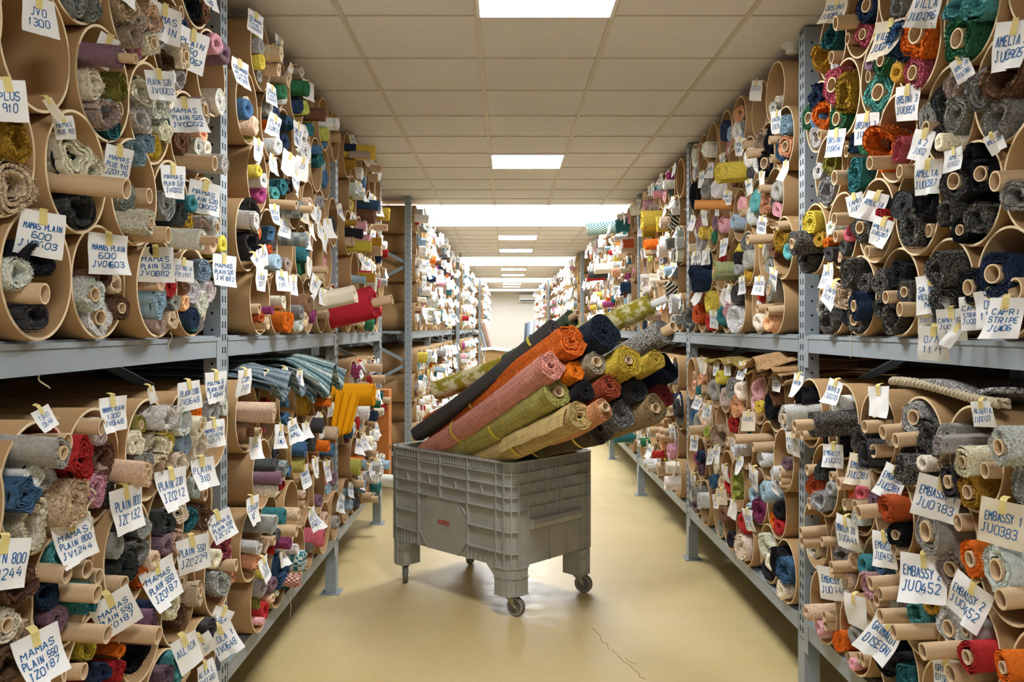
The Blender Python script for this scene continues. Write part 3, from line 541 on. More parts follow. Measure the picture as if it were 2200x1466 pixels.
# ---------------------------------------------------------------- roll objects
def smat(c, k):
    if c == 'mx': return 'melange'
    return 'shag' if k in 'fc' else 'weave'
def jcol(c, rr=RND):
    a = pal(c); k = rr.uniform(.85, 1.15); return tuple(min(.9, max(0, x*k*rr.uniform(.95, 1.05))) for x in a)
POSW = ['topmost', 'second down', 'third down', 'fourth down', 'fifth down', 'sixth down', 'seventh down', 'eighth down', 'ninth down', 'tenth down', 'eleventh down', 'twelfth down']
for t in TUBES:
    for rank, o in enumerate(sorted(t.rolls, key=lambda o: -o.z)): o.rank = rank
for o in ROLLS:
    t = o.t
    droop = RND.uniform(.02, .10) if o.p > .03 else RND.uniform(-.03, .05)
    M = frame(t.side, o.x, o.y, o.z, yaw=t.side*RND.uniform(.08, .36) if o.p < .03 and o.k in 'fcs' else RND.uniform(-.06, .06), rollx=RND.uniform(0, 6.28), pitch=droop)
    c = jcol(o.c)
    where = f'{POSW[o.rank]} in {ROWW[t.row]}-row {ordw[t.idx]} tube from far post, {t.phrase}'
    if not o.single:
        L = LOW[o.k]; MERGE['roll'].append((RND.choice(L), M @ Matrix.Diagonal((o.r, o.r, o.r, 1)), c, ('core' if o.k == 't' else smat(o.c, o.k),)))
        continue
    if o.k == 't':
        ob = link('cardboard_core', BAREM, None, M @ Matrix.Diagonal((o.r, o.r, o.r, 1)))
        tag(ob, f'bare card core, {where}', 'cardboard core', 'bare cardboard cores lying in the tubes'); continue
    sm = smat(o.c, o.k); sq = RND.uniform(.86, 1.0) if o.k in 'sf' else 1.0
    key = [k for k in PROTO if k[0] == o.k and k[1] == sm]
    ob = link('fabric_roll', PROTO[RND.choice(key)], None, M @ Matrix.Diagonal((o.r*(1.0 if o.p < .06 else 1.2), o.r, o.r*sq, 1)))
    ob.color = (*c, 1)
    if getattr(o, 'pat', None): ob.material_slots[0].link = 'OBJECT'; ob.material_slots[0].material = PATS[o.pat]
    texw = {'stripe': 'striped', 'check': 'checked', 'redcheck': 'checked', 'ikat': 'diagonal-striped', 'zig': 'zigzag', 'plaid': 'plaid'}.get(getattr(o, 'pat', None), TYPEW[o.k].split()[0])
    tag(ob, f'{PAL[o.c][0]} {texw} roll, {where}', 'fabric roll', 'fabric rolls stored in the cardboard tubes')
    if o.k in 'ck':
        co = link('cardboard_core', COREP if o.k == 'k' and o.p > .07 and RND.random() < .5 else COREM, ob)
# ================================================================ PAPER TAGS (handwritten)
GL = {'A':'002640 1232','B':'00063645443303 3342413000','C':'4536160501103041','D':'000636454130 00','E':'46060040 0333','F':'460600 0333','G':'45361605011030414323',
 'H':'0006 4046 0343','I':'2026','J':'1636 2621100001','K':'0006 460340','L':'060040','M':'0006234640','N':'00064046','O':'160501103041453616','P':'00063645443303',
 'Q':'160501103041453616 2240','R':'00063645443303 2340','S':'453616050413334241301001','T':'0646 2620','U':'060110304146','V':'062046','W':'0610243046','X':'0046 0640',
 'Y':'062346 2320','Z':'06460040','0':'160501103041453616','1':'142620','2':'05163645440040','3':'0516364533 13334241301001','4':'260242 3430','5':'460603334241301001',
 '6':'361605011030414233 3303','7':'0646 4610','8':'163645331304051 13020110304142 33','9':'40453616050413334 ','/':'0046','-':'0343'}
GL['8'] = '1636453313040516 1302011030414233'; GL['9'] = '404536160504133344'; GL['6'] = '3616050110304142331302'; GL['D'] = '00063645413000'
def bendf(kind, w, h, rr):
    a, b, c = rr.uniform(-.3, .5), rr.uniform(-.55, .55), rr.uniform(-.4, .8); q = rr.uniform(-.5, .5)
    def f(s, t):                                  # s in -.5...5, t in 0..1 downwards
        z = h*(a*t*t+b*s*t*.7+c*.4*(t**3)*(1.2 if s*b > 0 else .1)+q*(s*s-.1)*.5*t+.03*math.sin(7*t+5*s+c*9))
        x = .04*h*math.sin(3*s+b*9)*(1-t*.5)
        return Vector((z*.6+x+.002, s*w*(1+.10*t*b), -t*h*(1+.12*s*q)))
    return f
def tag_mesh(lines, w, h, seed, cream=False, scale_ink=1.0, low=False):
    rr = random.Random(seed); mb = MB(); f = bendf(0, w, h, rr)
    ns, nt_ = (2, 2) if low else (10, 14); cut = rr.uniform(-.05, .05)
    P = [f(-.5+i/ns, (j/nt_)*(1+cut*(i/ns-.5))) for j in range(nt_+1) for i in range(ns+1)]
    fs = [(j*(ns+1)+i, (j+1)*(ns+1)+i, (j+1)*(ns+1)+i+1, j*(ns+1)+i+1) for j in range(nt_) for i in range(ns)]
    mb.add(P, fs, 0, True); mb.add([p-Vector((.0009, 0, 0)) for p in P], [g[::-1] for g in fs], 0, True)
    def ink(s0, t0, s1, t1, hw):
        d = math.hypot((s1-s0)*w, (t1-t0)*h)
        if d < 1e-6: return
        nx, ny = -(t1-t0)*h/d*hw/w, (s1-s0)*w/d*hw/h
        vs = [f(s0+nx, t0+ny), f(s0-nx, t0-ny), f(s1-nx, t1-ny), f(s1+nx, t1+ny)]
        mb.add([p+Vector((.0012, 0, 0)) for p in vs], [(0, 1, 2, 3)], 1)
    if low:
        for j in range(2): ink(-.35, .35+.25*j, .3, .33+.25*j, .028*h)
    elif lines:
        n = len(lines); rowh = .52/max(n, 2); top = .28
        for li, tx in enumerate(lines):
            m = len(tx); cw = min(.82/max(m, 1), .155); s = -cw*m/2+rr.uniform(-.04, .04); sl = rr.uniform(-.03, .05)
            for ch in tx:
                if ch in GL:
                    jx, jy = rr.uniform(-.1, .1)*cw, rr.uniform(-.06, .06)*rowh
                    for pl in GL[ch].split():
                        q = [(s+jx+cw*.72*(int(pl[k])/4+int(pl[k+1])*.025), top+li*rowh*1.15+jy+rowh*.78*(1-int(pl[k+1])/6)-sl*s) for k in range(0, len(pl)-1, 2)]
                        for a, b in zip(q, q[1:]):
                            n_ = 3 if math.hypot((b[0]-a[0])*w, (b[1]-a[1])*h) > .006 else 1
                            for g in range(n_): ink(*[a[e]+(b[e]-a[e])*g/n_ for e in (0, 1)], *[a[e]+(b[e]-a[e])*(g+1)/n_ for e in (0, 1)], .0115*h*scale_ink)
                s += cw
    return mb
def tape_mb(w, h, rr, f):
    """masking tape from the tube rim down over the top of the paper, following its bend"""
    mb = MB(); a = min(.009, h*.09)/w; sl = rr.uniform(-.08, .08); o = Vector((.0017, 0, 0))
    P = [Vector((-.016, -a*w, .010)), Vector((-.016, a*w, .010)), Vector((.001, -a*w, .007)), Vector((.001, a*w, .007))]
    for t in (.0, .1, .2, .3): P += [f(-a+sl*t, t)+o, f(a+sl*t, t)+o]
    mb.add(P, [(2*i, 2*i+1, 2*i+3, 2*i+2) for i in range(len(P)//2-1)], 0); return mb
TAGS = []
HT = {}
HT['LA', 'upper'] = """83 -6 84 0 JV0;1300|14 172 88 8 PLUS;910|133 250 48 14 MAMAS;PLUS_910|100 212 40 30 |238 78 76 -20 |340 152 64 8 PLAIN_520;JV0002|258 316 74 -6 MAMAS;PLUS_910;JZ0176|418 66 86 -8 PLAIN;550;JZ0067|393 212 76 8 MAMAS;PLAIN_520;JV0002|357 12 84 -8 MAMAS;PLAIN|272 -40 58 -10 PLAIN|447 -34 60 -6 PLAIN;550|370 356 70 6 MAMAS;PLAIN_520;JV0002|442 392 70 -8 MAMAS;PLAIN_520;JV0002|94 455 96 -4 MAMAS_PLAIN;600;JV0603|232 503 88 -2 MAMAS_PLAIN;600;JV0603|333 531 76 2 MAMAS;PLAIN_520;JV0882|395 558 48 -4 522_MALIA;PRINT|482 548 68 -3 MAMAS;PLAIN_520;JV0882"""
HT['LA', 'lower'] = """84 878 46 24 1300;0648|242 853 74 2 MAMAS_PLAIN;1300;JV0648|322 832 26 20 |405 820 62 4 PLAIN_1300;JV0648|463 799 66 2 MAMAS;PLAIN_1300;JV0648|460 903 60 2 MAMAS_210;JV0924;10/1|150 1116 94 12 MAMAS;PLAIN_800;JV1244|268 1046 96 4 PLAIN_800;JZ0132|365 1008 80 4 PLAIN_220;JZ0212|433 985 62 6 PLAIN;310|12 1158 108 -8 PLAIN_800;JV1244|332 1208 90 14 MAMAS;PLAIN_550;JZ0187|230 1280 92 24 MAMAS;PLAIN_550;JZ0187|72 1358 104 12 MAMAS;PLAIN_550;JZ0187|412 1154 76 6 PLAIN_550;JZ0229|466 1102 60 18 MAMAS;PLAIN_550;JZ0229|392 1368 74 16 ALLICA|484 1308 58 -30 LOLA;JZ0086;3/3|468 1346 66 22 LOLA_1;JV0648|428 1368 50 28 4;32|440 1424 56 8 ALLICA_L;JV0580"""
HT['RA', 'upper'] = """1800 -6 58 -8 ORSINI;JU0854|1914 43 84 -8 VILLA_4;JU0096|1998 -24 82 -14 VILLA;JU0096|2182 44 104 -12 AMELIA_3;JU0905|2058 124 56 22 AMELIA;DISEGNI|1952 184 74 -6 ORSINI_3;JU0854|1865 243 66 -8 ORSINI_3;JU0854|1799 278 60 -6 ORSINI;JU0854|2130 288 44 22 AMELIA|1990 280 66 -18 A_2;JU02|1996 344 74 -4 AMELIA;JU0287|2048 320 50 6 AME;0102|1888 414 62 -20 AMELIA|1902 470 62 -24 AMELIA;JU0287;2|1834 418 46 14 CAPRI;JU02|1780 568 56 -2 CAPRI_5;JU1133|1796 604 64 -26 CAPRI;JU113|2000 590 84 6 SA_BRAD;VELOUTE;N/7|1992 668 50 2 JU0133;4/1|2042 664 70 2 CAPRI_12;JU0104;4/1|2090 636 74 4 CAPRI;STRIPE_1;JU0053|2164 640 88 -2 CAPRI;STRIPE;JU06|2126 622 80 10 DEC;11/12|2008 702 74 -4 0775;11/1|2060 700 52 -30 """
HT['RA', 'lower'] = """1717 805 52 -10 KARON|1797 818 56 -12 SALOTTO_20;JU0070|1888 830 66 4 |2108 862 56 8 ALGERIA;JU0027|1790 955 54 2 EMBASSY;JU002|1850 976 66 -2 EMBASSY;JU0381|1928 1003 70 -16 EMBASSY;JU0381|2024 1028 92 -12 EMBASSY_1;JU0383|2158 1076 98 -4 EMBASSY_1;JU0383|1819 1110 72 -2 EMBASSY_20;JU0441|1898 1144 76 2 EMBASSY;JU0452|1984 1192 98 2 EMBASSY_2;JU0452|2097 1252 100 -22 EMBASSY_2;JU0452|1788 1219 78 4 EMBASSY_2;JU0445|1836 1278 72 4 |1914 1332 92 -22 GRIMALDI;DISEGNI|2032 1412 72 2 GRIMALDI;DISEGNI"""
HT['RB', 'upper'] = """1668 238 52 -6 KARON;JU0067|1592 296 42 -14 KARON_2;JU067|1552 330 38 2 KARON;JU0|1528 350 36 -6 KARON|1508 368 38 -2 KARON|1565 410 34 -12 KARON_24;JU0068|1609 386 36 2 KARON|1638 368 46 -10 |1690 346 46 -8 |1640 466 42 -16 KARON;JU0067|1490 463 36 -14 KAR|1513 452 36 -10 JU067|1540 448 16 0 KARON|1556 514 42 4 KARON;JU03|1522 530 36 -28 |1496 540 40 4 JU03|1594 594 42 4 KARON;JU032|1632 594 44 -2 KARON;JU2|1663 578 50 -22 KARON|1504 622 36 -24 |1535 668 42 -8 KARON;JU03"""
HT['RB', 'lower'] = """1598 778 42 -6 LINDELL;JU0300|1540 776 34 -2 LI;JU03|1563 776 34 2 43;JU3|1506 768 38 2 |1516 772 36 -8 |1671 796 50 -4 PALOMA;JU0071|1502 852 30 -12 CANOVA;JU06|1521 868 36 -10 PALMA;JU06|1492 936 36 2 PANAMA;JT085|1609 884 46 2 JU085|1702 928 58 -8 KYOTO;RICE|1541 958 42 2 RULES|1557 1000 40 -4 |1590 980 42 4 RICE|1620 1004 56 -18 RICE;RULES|1670 1020 46 -8 TITAN;RULES|1606 1094 52 2 JU0300;2000|1550 1050 38 2 JU12|1577 1076 42 -6 """
HT['LB', 'upper'] = """550 28 56 -12 COLORADO;PLAIN_1;JV0005|515 130 60 -8 COLORADO;PLAIN;JV0005|600 80 58 -10 COLORADO;PLAIN|583 184 48 -8 COLORADO;PLAIN_6;JU0000|627 140 40 -30 |662 174 48 -8 |592 248 52 -14 PLAIN;JU0070|642 264 62 -6 CAMEO_30;JU0083|556 300 56 -6 510|586 334 46 -10 50|624 330 62 -24 |650 338 56 -4 JU1|636 372 54 -20 PLAIN|589 440 46 2 ENZIO_A;JU0208|614 462 52 -4 ENZ;JU02|562 578 52 -2 JU08;2017|605 582 48 -2 MAN;JU05|629 592 46 0 LL;JZ|545 545 46 36 MAN|562 530 50 24 LISA|656 446 42 -20 SIT;87|672 440 44 -14 JU2|686 446 42 -28 MAR;JU87|667 476 44 -8 |688 480 42 -20 JU2|702 470 46 6 |660 500 40 -4 JU8|698 505 44 -22 17|664 556 60 -14 |682 596 50 -30 2244|694 620 40 -6 2244;17|712 618 42 -2 60;81"""
HT['LB', 'lower'] = """525 794 56 4 COM;JU1|575 798 52 2 12;18|611 790 48 6 |644 796 40 0 202;28|693 774 36 2 149;3056|600 912 56 -6 ALA;JU02|627 902 54 10 JU0208;MANU|547 938 52 -2 JU2|656 908 36 0 12|688 888 34 -24 JU08|711 866 34 4 KIL;JU0|652 1000 52 6 MANOVA;JU0324|677 984 44 0 JU;12|541 1068 64 4 JZ0028;ALF|563 1198 56 12 LIN;JZ020|668 1094 52 12 VITO_12;JZ0230|606 1184 36 6 JU8"""
for key, txt in HT.items():
    tubes = by_bay[key]; side = tubes[0].side; rim = RIM_L if side < 0 else RIM_R
    for e in txt.split('|'):
        q = e.split(' ', 4); u, v, hp, tl = (float(x) for x in q[:4]); tx = q[4].strip() if len(q) > 4 else ''
        X = rim-side*.045; y = F*abs(X)/abs(u-VU); z = CAMH-(v-VV)*y/F
        h = min(max(hp*y/F, .05), .155)*(1.0 if y < 3.4 else .92)
        t = min(tubes, key=lambda t: (t.y-y)**2+(t.z+RO-z)**2); o = Roll(); o.t = t; o.x, o.y, o.z, o.h, o.tl, o.tx = X, y, z, h, tl, tx
        o.hand = True; t.tags.append(o); TAGS.append(o)
for t in TUBES:                                   # the rest of the tubes: one tag on most of them
    if t.tags or t.bay in ('LA', 'RA') or RND.random() < (.8 if t.bay in ('LB', 'RB') else .08): continue
    for _ in range(1 if t.bay[:1] in 'LR' or t.y < 11 else RND.choice([2, 2, 3])):
        o = Roll(); o.t = t; o.h = RND.uniform(.085, .125); o.hand = False; o.tl = RND.uniform(-24, 24)
        o.y = t.y+RND.uniform(-.1, .1); o.z = t.z+RO-.012-RND.uniform(0, .03 if t.bay[:1] in 'LR' else .12); o.x = t.x-t.side*(.03 if t.bay[:1] in 'LR' else RND.uniform(.03, .12))
        o.tx = RND.choice(['JU0208', 'PLAIN;JU03', 'MAN;JU05', 'KARON;JU06', 'JZ020', 'RICE;JU1', 'ALA;JU02']); t.tags.append(o); TAGS.append(o)
TAGS.sort(key=lambda o: (not o.hand, o.y))
POOL = {}
tk = 0
kn_ = 0
for o in TAGS:
    o.single = kn_ < 300 and o.t.bay[:1] in 'LR'; kn_ += o.single
for t in TUBES:
    for k, o in enumerate(sorted([o for o in t.tags if o.single], key=lambda o: -o.z)): o.rank = k
for i, o in enumerate(TAGS):
    t = o.t; side = t.side; rr = random.Random(1000+i)
    M = frame(side, o.x, o.y, o.z, yaw=side*math.radians(rr.uniform(22, 50) if t.y < 3.4 else rr.uniform(4, 26)), rollx=math.radians(o.tl))
    if not o.single:
        ky = rr.randint(0, 5)
        if ky not in POOL: POOL[ky] = tag_mesh([], .08, .105, ky, low=True)
        MERGE['tag'].append((POOL[ky], M, None, (0, 1))); continue
    wd = o.h*(rr.uniform(.78, .9) if (o.tx or o.h > .1) else rr.uniform(.4, .6))
    if max([len(l) for l in o.tx.split(';')]) > 8: wd = o.h*.98
    lines = [l.replace('_', ' ') for l in o.tx.split(';')] if o.tx else []
    crm = rr.random() < .06
    me = tag_mesh(lines, wd, o.h, 50+i, scale_ink=1.0).mesh('paper_tag', [PAPERB if crm else PAPER, INK])
    ob = link('paper_tag', me, None, M)
    ex = '' if o.rank == 0 else f'{ordw[o.rank]} down '
    tag(ob, f'{"cream" if crm else "white"} paper tag {ex}on {ROWW[t.row]}-row {ordw[t.idx]} tube from far post, {t.phrase}', 'paper tag', 'paper tags taped to the tubes')
    tp = tape_mb(wd, o.h, rr, bendf(0, wd, o.h, random.Random(50+i))).build('tape', TAPE, ob)
# ================================================================ remainder meshes
def merged(name, items, mats, label, cat, matmap):
    Vs, Fl, Fn, Mi, Cs, Sm = [], [], [], [], [], []; off = 0; cache = {}
    for mb, M, c, mm in items:
        k = id(mb)
        if k not in cache:
            cache[k] = (np.array(mb.v), np.array([i for f in mb.f for i in f]), np.array([len(f) for f in mb.f]), np.array(mb.m), np.array(mb.sm))
        v, fl, fn, mi, sm = cache[k]; A = np.array(M)
        Vs.append(v @ A[:3, :3].T+A[:3, 3]); Fl.append(fl+off); Fn.append(fn); off += len(v)
        Mi.append(matmap(mm)[mi]); Sm.append(sm)
        if c is not None: Cs.append(np.tile(np.array([*c, 1.0]), (len(v), 1)))
    if not Vs: return
    V = np.concatenate(Vs); L = np.concatenate(Fl); n = np.concatenate(Fn); me = bpy.data.meshes.new(name)
    me.vertices.add(len(V)); me.vertices.foreach_set('co', V.ravel()); me.loops.add(len(L)); me.loops.foreach_set('vertex_index', L)
    st = np.concatenate([[0], np.cumsum(n)[:-1]]); me.polygons.add(len(n)); me.polygons.foreach_set('loop_start', st)
    for m in mats: me.materials.append(m)
    me.polygons.foreach_set('material_index', np.concatenate(Mi)); me.polygons.foreach_set('use_smooth', np.concatenate(Sm))
    if Cs:
        a = me.color_attributes.new('Col', 'FLOAT_COLOR', 'POINT'); a.data.foreach_set('color', np.concatenate(Cs).ravel())
    me.update(calc_edges=True); me.validate()
    tag(link(name, me), label, cat, kind='stuff')
merged('fabric_roll_remainder', MERGE['roll'], [FAB['shag', True], FAB['weave', True], FAB['melange', True], DARK, CORE, CARDE], 'many small mixed fabric rolls packed in the tubes further down the aisle', 'fabric rolls',
       lambda mm: np.array([4, 5, 3]) if mm[0] == 'core' else np.array([{'shag': 0, 'weave': 1, 'melange': 2}[mm[0]], 3, 3]))
merged('cardboard_tube_remainder', MERGE['tube'], [CARD, CARDE], 'many brown cardboard tubes stacked on the racks further down the aisle', 'cardboard tubes', lambda mm: np.array([0, 1]))
merged('paper_tag_remainder', MERGE['tag'], [PAPER, INK], 'many small white paper tags on the tubes further down the aisle', 'paper tags', lambda mm: np.array([0, 1]))
# ================================================================ CART
CA, CB = 1.165, .795
dA, dB = Vector((-.717, .697, 0)), Vector((.697, .717, 0)); F0 = Vector((.030, 5.06, 0))
cart = empty('plastic_cart', F0, 0)
tag(cart, 'grey ribbed plastic box cart on four casters, heaped with fabric rolls', 'cart')
CMX = Matrix(((dA.x, dB.x, 0), (dA.y, dB.y, 0), (0, 0, 1)))
def C(a, b, z): return CMX @ Vector((a, b, z))          # cart coordinates to the root's frame
def crnd(e, rad=.07, k=7):
    """outline of the cart moved inwards by e, with round corners"""
    r = max(rad-e, .012); out = []
    for (cx, cy, a0) in ((e+r, e+r, PI), (CA-e-r, e+r, 1.5*PI), (CA-e-r, CB-e-r, 0), (e+r, CB-e-r, .5*PI)):
        for i in range(k): a = a0+.5*PI*i/(k-1); out.append((cx+r*math.cos(a), cy+r*math.sin(a)))
    return out
def ring(mb, e0, e1, z0, z1):
    A, B = crnd(e0), crnd(e1); n = len(A)
    vs = [C(x, y, z0) for x, y in A]+[C(x, y, z1) for x, y in A]+[C(x, y, z0) for x, y in B]+[C(x, y, z1) for x, y in B]
    fs = []
    for i in range(n):
        j = (i+1) % n
        fs += [(i, j, n+j, n+i), (2*n+j, 2*n+i, 3*n+i, 3*n+j), (n+i, n+j, 3*n+j, 3*n+i), (j, i, 2*n+i, 2*n+j)]
    mb.add(vs, fs)
def cbox(mb, a0, a1, b0, b1, z0, z1, mi=0):
    vs = [C(a, b, z) for z in (z0, z1) for a, b in ((a0, b0), (a1, b0), (a1, b1), (a0, b1))]
    mb.add(vs, [(3,2,1,0),(4,5,6,7),(0,1,5,4),(1,2,6,5),(2,3,7,6),(3,0,4,7)], mi)
ZT, ZB = .932, .295
mb = MB()
ring(mb, .022, .036, ZB, ZT); ring(mb, .0, .05, ZT-.012, ZT)
A = crnd(.03); n = len(A); mb.add([C(x, y, ZB+.005) for x, y in A], [tuple(range(n))]); mb.add([C(x, y, ZB) for x, y in A], [tuple(range(n))[::-1]])
for z in (.857, .787, .718, .641): ring(mb, .002, .024, z-.0035, z+.0035)
mb.build('box_body', CARTM, cart)
rb = MB()
for z in (.514, .384):                                       # lower ribs stop at the side panel and the end handle
    for a0, a1, b0, b1 in ((.0, .39, .002, .024), (.855, CA, .002, .024), (.0, .39, CB-.024, CB-.002), (.855, CA, CB-.024, CB-.002)):
        cbox(rb, max(a0, .07), min(a1, CA-.07), b0, b1, z-.0035, z+.0035)
    for ca, cb_ in ((0, 0), (CA, 0), (0, CB), (CA, CB)):
        P = [p for p in crnd(.002) if abs(p[0]-ca) < .072 and abs(p[1]-cb_) < .072]; Q = [p for p in crnd(.024) if abs(p[0]-ca) < .075 and abs(p[1]-cb_) < .075]
        for i in range(min(len(P), len(Q))-1):
            rb.add([C(*P[i], z-.0035), C(*P[i+1], z-.0035), C(*Q[i+1], z-.0035), C(*Q[i], z-.0035), C(*P[i], z+.0035), C(*P[i+1], z+.0035), C(*Q[i+1], z+.0035), C(*Q[i], z+.0035)],
                   [(3,2,1,0),(4,5,6,7),(0,1,5,4),(2,3,7,6)])
for a in (.137, .386, .644, .857, CA-.07):
    for b0 in (.002, CB-.024): cbox(rb, a-.0035, a+.0035, b0, b0+.022, .295 if a not in (.644,) else .641, ZT)
for a in (.07, .035, ): pass
for b in (.153, .327, .405, .455, .667):
    for a0 in (.002, CA-.024): cbox(rb, a0, a0+.022, b-.0035, b+.0035, .295 if b in (.153, .667) else (.56 if b < .33 or b > .44 else .53), ZT)
for b in (.36, .52):
    for a0 in (.012, CA-.024): cbox(rb, a0, a0+.012, b-.002, b+.002, .295, .5)
for ca, cb_, sa, sb in ((0, 0, 1, 1), (CA, 0, -1, 1), (0, CB, 1, -1), (CA, CB, -1, -1)):        # vertical ribs round the corners
    for ang in (.0, .785, 1.57):
        x, y = ca+sa*(.07-.068*math.sin(ang+0)), cb_+sb*(.07-.068*math.cos(ang))
        p = C(x, y, 0); q = C(ca+sa*(.07-.046*math.sin(ang)), cb_+sb*(.07-.046*math.cos(ang)), 0)
        rb.bar(p*.5+q*.5+Vector((0, 0, .295)), p*.5+q*.5+Vector((0, 0, ZT-.01)), .007, (p-q).length, up=(p-q).normalized())
    for z in (.90,):
        pass
rr = random.Random(5)
for k in range(40):                                          # slanting stiffeners under the rim and in the rows
    a = .09+k*(CA-.18)/39
    for b0 in (.006,): rb.bar(C(a+.006, b0+.008, .868), C(a-.004+.012*(a/CA-.5), b0+.008, .925), .0025, .016, up=dB)
for k in range(22):
    b = .08+k*(CB-.16)/21; rb.bar(C(.014, b, .868), C(.014, b+.012*(b/CB-.5), .925), .0025, .016, up=dA)
for a in (.26, .5, .75, .97): rb.bar(C(a, .014, .722), C(a+.012, .014, .785), .0025, .016, up=dB)
for b in (.24, .57): rb.bar(C(.014, b, .722), C(.014, b+.012, .785), .0025, .016, up=dA)
for a0, a1 in ((.16, .36), (.88, 1.04)):
    for k in range(6): a = a0+(a1-a0)*k/5; rb.bar(C(a, .015, .30), C(a, .015, .345+.012*k), .0025, .014, up=dB)
rb.build('rib', CARTM, cart)
# eight-sided side panel with the stamp, and the end handles
pm = MB()
def octa(b0, b1):
    P = [(.39, .335), (.47, .297), (.78, .297), (.853, .335), (.853, .58), (.77, .638), (.48, .638), (.39, .58)]
    P = [(.39, .40), (.475, .297), (.765, .297), (.853, .40), (.853, .545), (.765, .638), (.475, .638), (.39, .545)]
    vs = [C(a, b0, z) for a, z in P]+[C(a, b1, z) for a, z in P]; n = 8
    pm.add(vs, [tuple(range(n)), tuple(range(2*n-1, n-1, -1))]+[(i, n+i, n+(i+1) % n, (i+1) % n) for i in range(n)])
    for i in (0, 2, 4, 6):
        p, q = P[i], P[i+1]; pm.bar(C(p[0], (b0+b1)/2, p[1]), C(q[0], (b0+b1)/2, q[1]), .006, .02, up=dB)
octa(.012, .022)
panel = pm.build('side_panel', CARTM, cart)
cu = bpy.data.curves.new('stamp', 'FONT'); cu.body = 'ARTUROPUZO'; cu.size = .036; cu.align_x = 'CENTER'; cu.offset = .0012; cu.extrude = .0003
to = bpy.data.objects.new('stamp_text', cu); COL.objects.link(to); dg = bpy.context.evaluated_depsgraph_get()
me = bpy.data.meshes.new_from_object(to.evaluated_get(dg)); bpy.data.objects.remove(to)
me.materials.clear(); me.materials.append(plain('red_stamp_ink', lin('B8352B'), .7, .2))
xs_ = [v.co.x for v in me.vertices]; ys_ = [v.co.y for v in me.vertices]; me_w, me_h = max(xs_)-min(xs_), max(ys_)-min(ys_)
st = link('lettering', me, panel)
# text runs along -a as seen from outside, its up is z
ax, nz = -CMX.col[0].normalized(), Vector((0, 0, 1))
st.matrix_local = Matrix.Translation(C(.615, .0113, .470)) @ Matrix(((ax.x, 0, -CMX.col[1].x, 0), (ax.y, 0, -CMX.col[1].y, 0), (0, 1, 0, 0), (0, 0, 0, 1))) @ Matrix.Diagonal((.112/me_w, .030/me_h, 1, 1))
for a0, sg in ((0.0, -1), (CA, 1)):
    hm = MB(); b0, b1 = .165, .655
    pr = [(.022, .505), (-.012, .515), (-.024, .545), (-.012, .57), (.022, .578)]
    vs = [C(a0-sg*x, b0+(.02 if x < .02 else 0), z) for x, z in pr]+[C(a0-sg*x, b1-(.02 if x < .02 else 0), z) for x, z in pr]
    hm.add(vs, [(0,1,2,3,4),(9,8,7,6,5)]+[(i, i+5, i+6, i+1) for i in range(4)])
    hm.build('handle', CARTM, cart)
